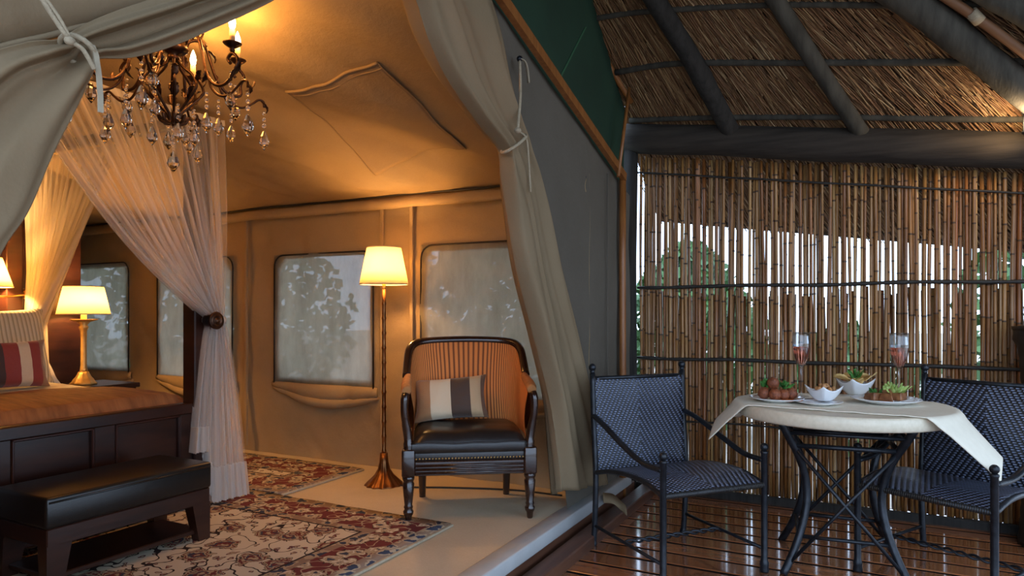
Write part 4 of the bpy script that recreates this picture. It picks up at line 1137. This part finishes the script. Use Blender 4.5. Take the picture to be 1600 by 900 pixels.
for k in range(6):
    a = 2 * PI * k / 6 + math.radians(8)
    big = k % 2 == 0
    R_ = .30 if big else .262
    dz = 0.0 if big else .03
    pa_ = [(.03, .30), (.075, .335), (.115, .32), (.14, .25), (.16, .17 + dz), (.20, .125 + dz), (.25, .125 + dz), (R_ - .01, .17 + dz), (R_ + .004, .205 + dz), (R_ - .02, .232 + dz), (R_ - .042, .215 + dz), (R_ - .03, .195 + dz)]
    arm = MB().tube([loc(r, a, z) for r, z in cr(pa_, 4)], .0062, 8).build('arm', MAT['iron_rust'], ch)
    pb_ = [(.165, .165 + dz), (.18, .12 + dz), (.215, .085 + dz), (.26, .08 + dz), (.30, .105 + dz), (.325, .125 + dz), (.345, .12 + dz), (.348, .098 + dz)]
    MB().tube([loc(r, a, z) for r, z in cr(pb_, 4)], .005, 7).build('lower_scroll', MAT['iron_rust'], arm)
    pc_ = [(.075, .335), (.06, .37), (.085, .39), (.108, .37), (.10, .35)]
    MB().tube([loc(r, a, z) for r, z in cr(pc_, 4)], .0045, 7).build('upper_curl', MAT['iron_rust'], arm)
    sd = Vector((-math.sin(a), math.cos(a), 0)); o_ = Vector((math.cos(a), math.sin(a), 0))
    for (rr, zz, dr, dzz, s) in ((.155, .19 + dz, -.02, -.05, 1), (.335, .12 + dz, .02, -.045, .8), (.27, .15 + dz, .035, .05, 1), (.12, .31, .03, -.045, .9)):
        p = Vector(loc(rr, a, zz)); L = [p + o_ * dr * t + Vector((0, 0, dzz * t)) + o_ * .012 * math.sin(PI * t) for t in [j / 8 for j in range(9)]]
        s *= 1.25; wv = [.002, .008, .012, .008, .013, .008, .010, .005, .001]
        MB().grid([[tuple(c_ - sd * w_ * s + o_ * .003), tuple(c_), tuple(c_ + sd * w_ * s + o_ * .003)] for c_, w_ in zip(L, wv)]).build('leaf', MAT['iron_rust'], arm, thick=.0015)
    cx_ = loc(R_ - .022, a, .235 + dz)
    MB().lathe([(.006, 0), (.010, .008), (.008, .014), (.018, .02), (.032, .030), (.034, .034), (.026, .031), (.012, .028), (.012, .032)], cx_, 18).build('drip_pan', MAT['iron_rust'], arm)
    cd = MB().lathe([(.0105, .03), (.0105, .085)], cx_, 10).build('candle_sleeve', MAT['candle'], ch)
    MB().lathe([(.006, .083), (.011, .095), (.013, .108), (.010, .125), (.004, .143), (.0005, .15)], cx_, 10).build('bulb', MAT['flame'], cd)
    lamp('chandelier_bulb', ch, (cx_[0], cx_[1], cx_[2] + .115), CHANDELIER_W, r=.02)
    crystal(loc(.348, a, .10 + dz), 1.05)
    crystal(loc(R_ - .03, a, .185 + dz), .95)
    crystal(loc(.215, a, .085 + dz), .9)
    if big: crystal(loc(.16, a, .12), 1.0)
    if k in (0, 2, 3, 5): crystal(loc(.075, a + .5, .075), .95)
crystal(loc(0, 0, .0), 1.1)

# ================================================================== DECK CHAIRS
def deck_chair(label, loc_, rz):
    t = thing('wicker_armchair', label, 'chair', loc_, rz, 'wicker chairs at the round table')
    W, D = .272, .292
    I = MAT['iron']
    for s in (-1, 1):
        # front post with ball, rear post with ball
        MB().lathe([(.019, 0), (.021, .008), (.018, .03), (.0205, .036), (.017, .05), (.0145, .062), (.0145, .535), (.017, .538), (.017, .546), (.010, .55)], (s * W, -D, 0), 14).build('front_post', I, t, world=False)
        MB().ball((s * W, -D, .566), .0185, 12, 8).build('finial', I, t, world=False)
        rp_ = [(s * W, D + .02, 0), (s * W, D + .012, .05), (s * W, D, .2), (s * W, D - .004, .38), (s * W, D + .016, .62), (s * W, D + .03, .868)]
        P = cr(rp_, 5)
        MB().tube(P, [.018 if k < 3 else .0145 for k in range(len(P))], 12).build('rear_post', I, t, world=False)
        MB().ball((s * W, D + .031, .877), .013, 10, 6).ball((s * W, D + .031, .898), .0195, 12, 8).build('finial', I, t, world=False)
        ap = [(s * W, D + .016, .655), (s * (W + .008), D - .10, .625), (s * (W + .012), 0, .555), (s * (W + .008), -.15, .51), (s * W, -D, .505)]
        MB().tube(cr(ap, 6), .0155, 12, flat=.8).build('arm', I, t, world=False)
        sp_ = [(s * W, D, .372), (s * W, .16, .405), (s * W, 0, .425), (s * W, -.15, .425), (s * W, -D, .395)]
        MB().tube(cr(sp_, 6), .012, 10).build('seat_rail', I, t, world=False)
        st_ = [(s * W, D + .01, .105), (s * W, .05, .105), (s * W, -D, .105)]
        MB().tube(st_, .008, 8).build('stretcher', I, t, world=False)
    MB().tube([(-W, -D, .395), (W, -D, .395)], [.0125] * 2, 12).build('front_rail', I, t, world=False)
    wr = MB()
    for k in range(60):
        x = lerp(-W + .012, W - .012, k / 59)
        wr.tube([(x - .0032, -D, .395), (x, -D, .395), (x + .0032, -D, .395)], [.012, .0148, .012], 10, cap=False)
    wr.build('front_rail_wrap', MAT['binding'], t, world=False)
    MB().tube([(-W, D + .03, .842), (W, D + .03, .842)], .0105, 10).build('back_rail', I, t, world=False)
    # twisted cross stretcher
    for ph in (0, PI):
        MB().tube([(x, .02 + .008 * math.cos(x * 60 + ph), .105 + .008 * math.sin(x * 60 + ph)) for x in [lerp(-W, W, k / 60) for k in range(61)]], .006, 6).build('twisted_stretcher', I, t, world=False)
    back = []
    for i in range(25):
        v = i / 24; z = lerp(.372, .845, v)
        yy = interp([(.36, D - .004), (.62, D + .016), (.87, D + .03)], z)[0]
        back.append([(lerp(-W, W, j / 16), yy + .02 * math.sin(PI * j / 16) * (.4 + .6 * v) - .006, z) for j in range(17)])
    MB().grid(back).build('woven_back', MAT['wicker'], t, world=False, thick=.011)
    seat = []
    for i in range(21):
        v = i / 20; yy = lerp(D, -D, v)
        z = interp([(-D, .395), (-.15, .425), (0, .425), (.16, .405), (D, .372)], yy)[0]
        seat.append([(lerp(-W, W, j / 16), yy, z - .012 * math.sin(PI * j / 16) * math.sin(PI * v) + .006) for j in range(17)])
    MB().grid(seat).build('woven_seat', MAT['wicker'], t, world=False, thick=.012)
    return t
deck_chair('dark wicker armchair left of the table beside the tent', (-.802, 3.257, 0), math.radians(49.5))
deck_chair('dark wicker armchair right of the table, half cut by the frame', (.352, 3.60, 0), math.radians(-29))

# ================================================================== TABLE
TX, TY, TR, TH = -.10, 3.56, .455, .745
tb = thing('round_table', 'round cream topped table on curved black iron legs', 'table', (TX, TY, 0), YAW - math.atan2(515, 1067))
MB().lathe([(TR - .03, .683), (TR - .008, .686), (TR, .694), (TR, .735), (TR - .006, .743), (TR - .012, TH)], (0, 0, 0), 72).build('table_top', MAT['table_top'], tb, world=False)
prof = [(.37, .683), (.33, .62), (.275, .54), (.232, .45), (.215, .36), (.222, .28), (.25, .19), (.30, .09), (.36, .0)]
A4 = [math.radians(45 + 90 * k + 5) for k in range(4)]
def lp(z, a):
    r = interp([(p[1], p[0]) for p in reversed(prof)], z)[0]; return (r * math.cos(a), r * math.sin(a), z)
for a in A4:
    MB().tube(cr([(r * math.cos(a), r * math.sin(a), z) for r, z in prof], 4), .0175, 12).build('leg', MAT['iron'], tb, world=False)
for k in range(4):
    a, b = A4[k], A4[(k + 1) % 4]
    MB().tube([lp(.635, a), lp(.635, b)], .009, 8).build('upper_rail', MAT['iron'], tb, world=False)
    MB().tube([lp(.575, a), lp(.575, b)], .011, 8).build('upper_rail', MAT['iron'], tb, world=False)
    MB().tube([lp(.16, a), lp(.16, b)], .009, 8).build('lower_rail', MAT['iron'], tb, world=False)
    if k in (0, 2):
        MB().tube([lp(.57, a), lp(.04, b)], .0085, 8).build('cross_rod', MAT['iron'], tb, world=False)
        MB().tube([lp(.57, b), lp(.04, a)], .0085, 8).build('cross_rod', MAT['iron'], tb, world=False)
# cloth runner
ax = YAW - math.radians(34); ux, uy = math.cos(ax), math.sin(ax); vx, vy = -uy, ux
rows = []
for i in range(33):
    v = lerp(-.31, .29, i / 32); row = []
    for j in range(101):
        u = lerp(-.60, .70, j / 100)
        vv = v + .03 * u + .006 * nz(u * 4, v * 3)
        r = math.hypot(u, vv); e = TR + .004
        z = TH + .0035 + .002 * max(0, nz(u * 7, vv * 7)) + (.006 * max(0, nz(u * 16, 2)) if i < 2 else 0)
        f_ = 1.0
        if r > e:
            s = r - e; rr = e + (.66 * s if s > .05 else s * (1 - s * 6.8)); f_ = rr / r; z -= .8 * max(0, s - .012) + .012 * math.sin(vv * 14) * min(1, s * 5)
        row.append((TX + (ux * u + vx * vv) * f_, TY + (uy * u + vy * vv) * f_, z))
    rows.append(row)
tag(MB().grid(rows).build('table_runner', MAT['cloth'], thick=.003), 'ivory linen runner draped across the round table', 'tablecloth')
CZ = TH + .006
# ---- crockery
def plate(px, py, r, name, label, cat, prof=None):
    p = on_z(px, py, CZ); t = thing(name, label, cat, p)
    return t, p
PLATE = [(.0, .0), (.55, .0), (.6, .03), (.8, .08), (1.0, .15), (1.0, .165), (.8, .10), (.58, .05), (.0, .045)]
def round_plate(px, py, r, label):
    p = on_z(px, py, CZ)
    o = MB().lathe([(max(a * r, 1e-6), b * r) for a, b in PLATE], (0, 0, 0), 40).build('plate', MAT['porcelain']); o.location = p
    tag(o, label, 'plate'); return p
def bowl(px, py, r, h, label, rz=0):
    p = on_z(px, py, CZ + .002); rows = []
    for side in (1, -1):
        seq = []
        for k in range(11):
            t = k / 10; ring = []
            for j in range(41):
                a = 2 * PI * j / 40
                pk = max(abs(math.cos(a)), abs(math.sin(a)))
                corner = (1 / pk - 1) / .414       # 1 at the four corners
                rr = r * lerp(.42, .80 + .32 * corner, t ** .8) - (.0035 if side < 0 else 0)
                ring.append((rr * math.cos(a), rr * math.sin(a), h * t * (1 + .45 * corner * t * t) * .8 + (.004 if side < 0 and k == 0 else 0)))
            seq.append(ring)
        rows += seq if side > 0 else seq[::-1]
    base = [(x * .05, yy * .05, 0) for x, yy, z in rows[0]]
    o = MB().grid([base] + rows + [[(x * .05, yy * .05, .004) for x, yy, z in rows[-1]]]).build('bowl', MAT['porcelain']); o.location = p; o.rotation_euler = (0, 0, rz)
    tag(o, label, 'bowl'); return p
P1 = round_plate(1214, 627, .125, 'white plate under the pile of meatballs')
P3 = round_plate(1278, 632, .105, 'small white plate under the pointed nut bowl')
P2 = round_plate(1384, 630, .150, 'wide white plate holding pastry wedges and lettuce')
B1 = bowl(1287, 629, .075, .062, 'pointed white bowl of spiced nuts', YAW + .35); 
B2 = bowl(1336, 616, .085, .075, 'taller pointed white bowl filled with chips', YAW + .2)
for o in bpy.data.objects:
    if o.name.startswith('bowl') and o.location.x == B1.x: o.location.z += .010
# ---- meatballs: four below, one above
def cam_xy(p, du, dv): return Vector((p.x + CS * du - SN * dv, p.y + SN * du + CS * dv, p.z))
spots = [(-.066, -.012, .040, 'meatball at the left end of the plate'), (-.028, -.046, .038, 'front left meatball on the plate'), (.018, -.036, .036, 'small meatball in front between two others'),
         (.064, -.012, .039, 'meatball at the right end of the plate'), (-.008, .02, .038, 'meatball hidden behind the others'), (-.022, -.010, .088, 'meatball on top of the pile')]
for k, (du, dv, z, lb) in enumerate(spots):
    o = MB().ball((0, 0, 0), .029 if k != 2 else .026, 16, 11, (1, 1, 1), .16, k * 7).build('meatball', MAT['ball'])
    q = cam_xy(P1, du, dv); o.location = (q.x, q.y, CZ + z); o.rotation_euler = (k, k * 2, 0); tag(o, lb, 'meatball', 'fried meatballs')
o = MB().lathe([(1e-6, .010), (.05, .0105), (.062, .011), (.04, .014), (1e-6, .015)], (0, 0, 0), 24, lambda a, i: .2 * math.sin(3 * a)).build('sauce_pool', MAT['sauce'])
q = cam_xy(P1, .035, -.04); o.location = (q.x, q.y, CZ); tag(o, 'orange sauce spread under the meatballs', 'sauce')
def herb(p, h, n, mat, name, label, cat, seed, wid=.03, lw=.008):
    r = random.Random(seed); m = MB()
    for k in range(n):
        d = Vector((r.gauss(0, 1) * wid, r.gauss(0, 1) * wid, h * r.uniform(.6, 1.1)))
        side = d.cross(Vector((r.gauss(0, 1), r.gauss(0, 1), .2))).normalized()
        w0 = lw * r.uniform(.7, 1.3); o0 = Vector((r.uniform(-.008, .008), r.uniform(-.008, .008), 0))
        nrm = d.cross(side).normalized()
        m.grid([[tuple(o0 + d * t - side * w0 * s + nrm * .003 * math.sin(t * 9)), tuple(o0 + d * t + nrm * .004), tuple(o0 + d * t + side * w0 * s - nrm * .003 * math.sin(t * 9))] for t, s in ((0, .1), (.3, .4), (.5, 1), (.62, .55), (.78, .95), (.9, .4), (1, .05))])
    o = m.build(name, mat); o.location = p; return tag(o, label, cat)
q = cam_xy(P1, -.058, .02); herb((q.x, q.y, CZ + .058), .045, 12, MAT['parsley'], 'parsley_sprig', 'parsley sprig left of the top meatball', 'herb', 1, .016)
q = cam_xy(P1, .034, .0); herb((q.x, q.y, CZ + .06), .042, 14, MAT['parsley'], 'parsley_sprig', 'parsley sprig right of the top meatball', 'herb', 2, .02)
q = cam_xy(B2, .0, 0); herb((q.x, q.y, CZ + .075), .055, 16, MAT['parsley'], 'parsley_sprig', 'parsley sprig standing in the chip bowl', 'herb', 3, .02)
# ---- nuts and chips
for k in range(9):
    a = k * 2.4; r = .010 + .0043 * k
    o = MB().ball((0, 0, 0), .0135, 9, 6, (1.25, .8, .75), .3, k * 3).build('nut', MAT['nutbit'])
    o.location = (B1.x + r * math.cos(a), B1.y + r * math.sin(a), B1.z + .064 + .011 * (k < 4)); o.rotation_euler = (.4 * k, .7 * k, k)
    tag(o, 'spiced nut in the small pointed bowl', 'nut', 'spiced nuts in the bowl')
chips = [(-.055, 0, .09, .045, .35), (-.02, -.03, .082, .036, .1), (.025, -.025, .085, .038, -.2), (.062, .0, .096, .045, -.35), (.0, .03, .09, .04, .2), (.04, .03, .098, .04, -.2)]
for k, (du, dv, z, r, ry) in enumerate(chips):
    rows = [[(r * t * math.cos(a) * 1.25, r * t * math.sin(a), .012 * math.sin(a * 2 + k) * t * t + .010 * t * t) for a in [2 * PI * j / 20 for j in range(21)]] for t in (.02, .35, .7, 1)]
    o = MB().grid(rows).build('chip', MAT['chip'], thick=.0025)
    q = cam_xy(B2, du, dv); o.location = (q.x, q.y, CZ + z - .012); o.rotation_euler = (.25 * math.sin(k * 2), ry * .8, YAW)
    tag(o, ['leftmost curled chip in the tall bowl', 'front left chip in the tall bowl', 'front right chip in the tall bowl', 'rightmost curled chip over the bowl edge', 'chip behind the parsley in the tall bowl', 'rear right chip standing highest in the bowl'][k], 'chip', 'chips in the bowl')
# ---- pastry wedges and lettuce
wedges = [(-.060, -.01, .014, 150, 0, 'pastry wedge lying at the left of the plate'), (-.022, -.035, .014, 65, 0, 'pastry wedge in the middle of the plate'), (.0, .012, .034, 40, 62, 'pastry wedge standing upright beside the lettuce'), (.05, -.02, .014, 170, 0, 'pastry wedge under the lettuce')]
for k, (du, dv, z, rz, tilt, lb) in enumerate(wedges):
    L, Wd, H = .10, .062, .046
    vs = [(-L / 2, -Wd / 2, 0), (L / 2, -Wd / 2, 0), (.0, Wd / 2, 0), (-L / 2 * .8, -Wd / 2 * .8, H * .75), (L / 2 * .8, -Wd / 2 * .8, H * .7), (.0, Wd / 2 * .7, H * .85)]
    bm = bmesh.new(); V = [bm.verts.new(v) for v in vs]
    for f in ((2, 1, 0), (3, 4, 5), (0, 1, 4, 3), (1, 2, 5, 4), (2, 0, 3, 5)): bm.faces.new([V[i_] for i_ in f])
    bmesh.ops.bevel(bm, geom=bm.edges[:], offset=.006, segments=3, profile=.5, affect='EDGES')
    bm.verts.index_update(); m = MB().add([v.co.copy() for v in bm.verts], [[v.index for v in f.verts] for f in bm.faces], True); bm.free()
    o = m.build('pastry_wedge', MAT['pastry']); q = cam_xy(P2, du, dv); o.location = (q.x, q.y, CZ + z); o.rotation_euler = (math.radians(tilt), 0, YAW + math.radians(rz))
    tag(o, lb, 'pastry', 'pastry wedges')
q = cam_xy(P2, .045, .01); herb((q.x, q.y, CZ + .03), .062, 34, MAT['lettuce'], 'lettuce_frill', 'pale frilly lettuce on the pastry plate', 'lettuce', 5, .026, .009)
q = cam_xy(P2, -.012, .045); herb((q.x, q.y, CZ + .022), .04, 18, MAT['parsley'], 'lettuce_leaf', 'dark green salad leaves behind the pastry', 'lettuce', 6, .03, .01)
# ---- champagne flutes
def flute_glass(px, d, label):
    l = (px - 800) / FPX * d; x, yy = -SN * d + CS * l, CS * d + SN * l
    t = thing('champagne_flute', label, 'glass', (x, yy, CZ), 0, 'flutes of rose wine')
    H = .325
    out = [(.036, .0), (.036, .002), (.012, .006), (.005, .015), (.004, .05), (.0042, .12), (.008, .145), (.022, .165), (.034, .195), (.0425, .24), (.0440, .27), (.042, H)]
    inn = [(.0408, H), (.0427, .27), (.0412, .24), (.0327, .196), (.0207, .167), (.006, .150), (1e-6, .148)]
    MB().lathe(cr(out, 3)[:] + cr(inn, 3), (0, 0, 0), 32).build('bowl_and_stem', MAT['glass'], t, world=False)
    w_ = [(1e-6, .1485), (.0055, .1505), (.020, .1675), (.0320, .1965), (.0403, .24), (.0407, .252), (1e-6, .2525)]
    MB().lathe(w_, (0, 0, 0), 32).build('wine', MAT['wine'], t, world=False)
flute_glass(1252, 3.46, 'left champagne flute of rose wine behind the meatballs')
flute_glass(1405, 3.34, 'right champagne flute of rose wine behind the pastry plate')
# ---- ribbed urn at the right edge
q = Vector((.86, 4.28, 0))
u_ = on_y(1583, 510, 4.28); hz = u_.z
ur = thing('carved_urn', 'tall dark ribbed wooden stand at the right edge', 'stand', (u_.x + .15, 4.28, 0))
pf = []
for k in range(34):
    t = k / 33; z = hz * t
    r = interp([(0, .13), (.1, .12), (.45, .10), (.75, .115), (.9, .128), (.93, .148), (1, .15)], t)[0] + (.004 if k % 2 else 0)
    pf.append((r, z))
MB().lathe(pf, (0, 0, 0), 28).build('body', MAT['urn'], ur, world=False)
MB().lathe([(.152, hz - .018), (.156, hz - .012), (.156, hz), (.12, hz + .004), (1e-6, hz + .004)], (0, 0, 0), 28).build('rim', MAT['urn'], ur, world=False)

# ---- lantern on the log beam at the right edge of the view
v_ = on_y(1609, 190, 4.22)
ln = thing('veranda_lantern', 'small lit lantern hanging below the thatch at the right edge', 'lantern', v_)
MB().lathe([(.03, -.06), (.034, -.052), (.034, -.046), (.024, -.046)], v_, 16).build('base', MAT['iron'], ln)
MB().lathe([(.020, -.046), (.022, .0), (.020, .046)], v_, 16).build('glass', MAT['flame'], ln)
MB().lathe([(.034, .046), (.034, .052), (.012, .08), (.006, .085), (.006, .20)], v_, 16).build('cap', MAT['iron'], ln)
for k in range(4):
    a = PI / 4 + PI / 2 * k
    MB().tube([(v_.x + .031 * math.cos(a), v_.y + .031 * math.sin(a), v_.z + z) for z in (-.05, .05)], .0025, 5).build('bar', MAT['iron'], ln)
lamp('lantern_bulb', ln, v_ + Vector((-.02, -.06, 0)), 7.0, (1, .72, .42), .04)
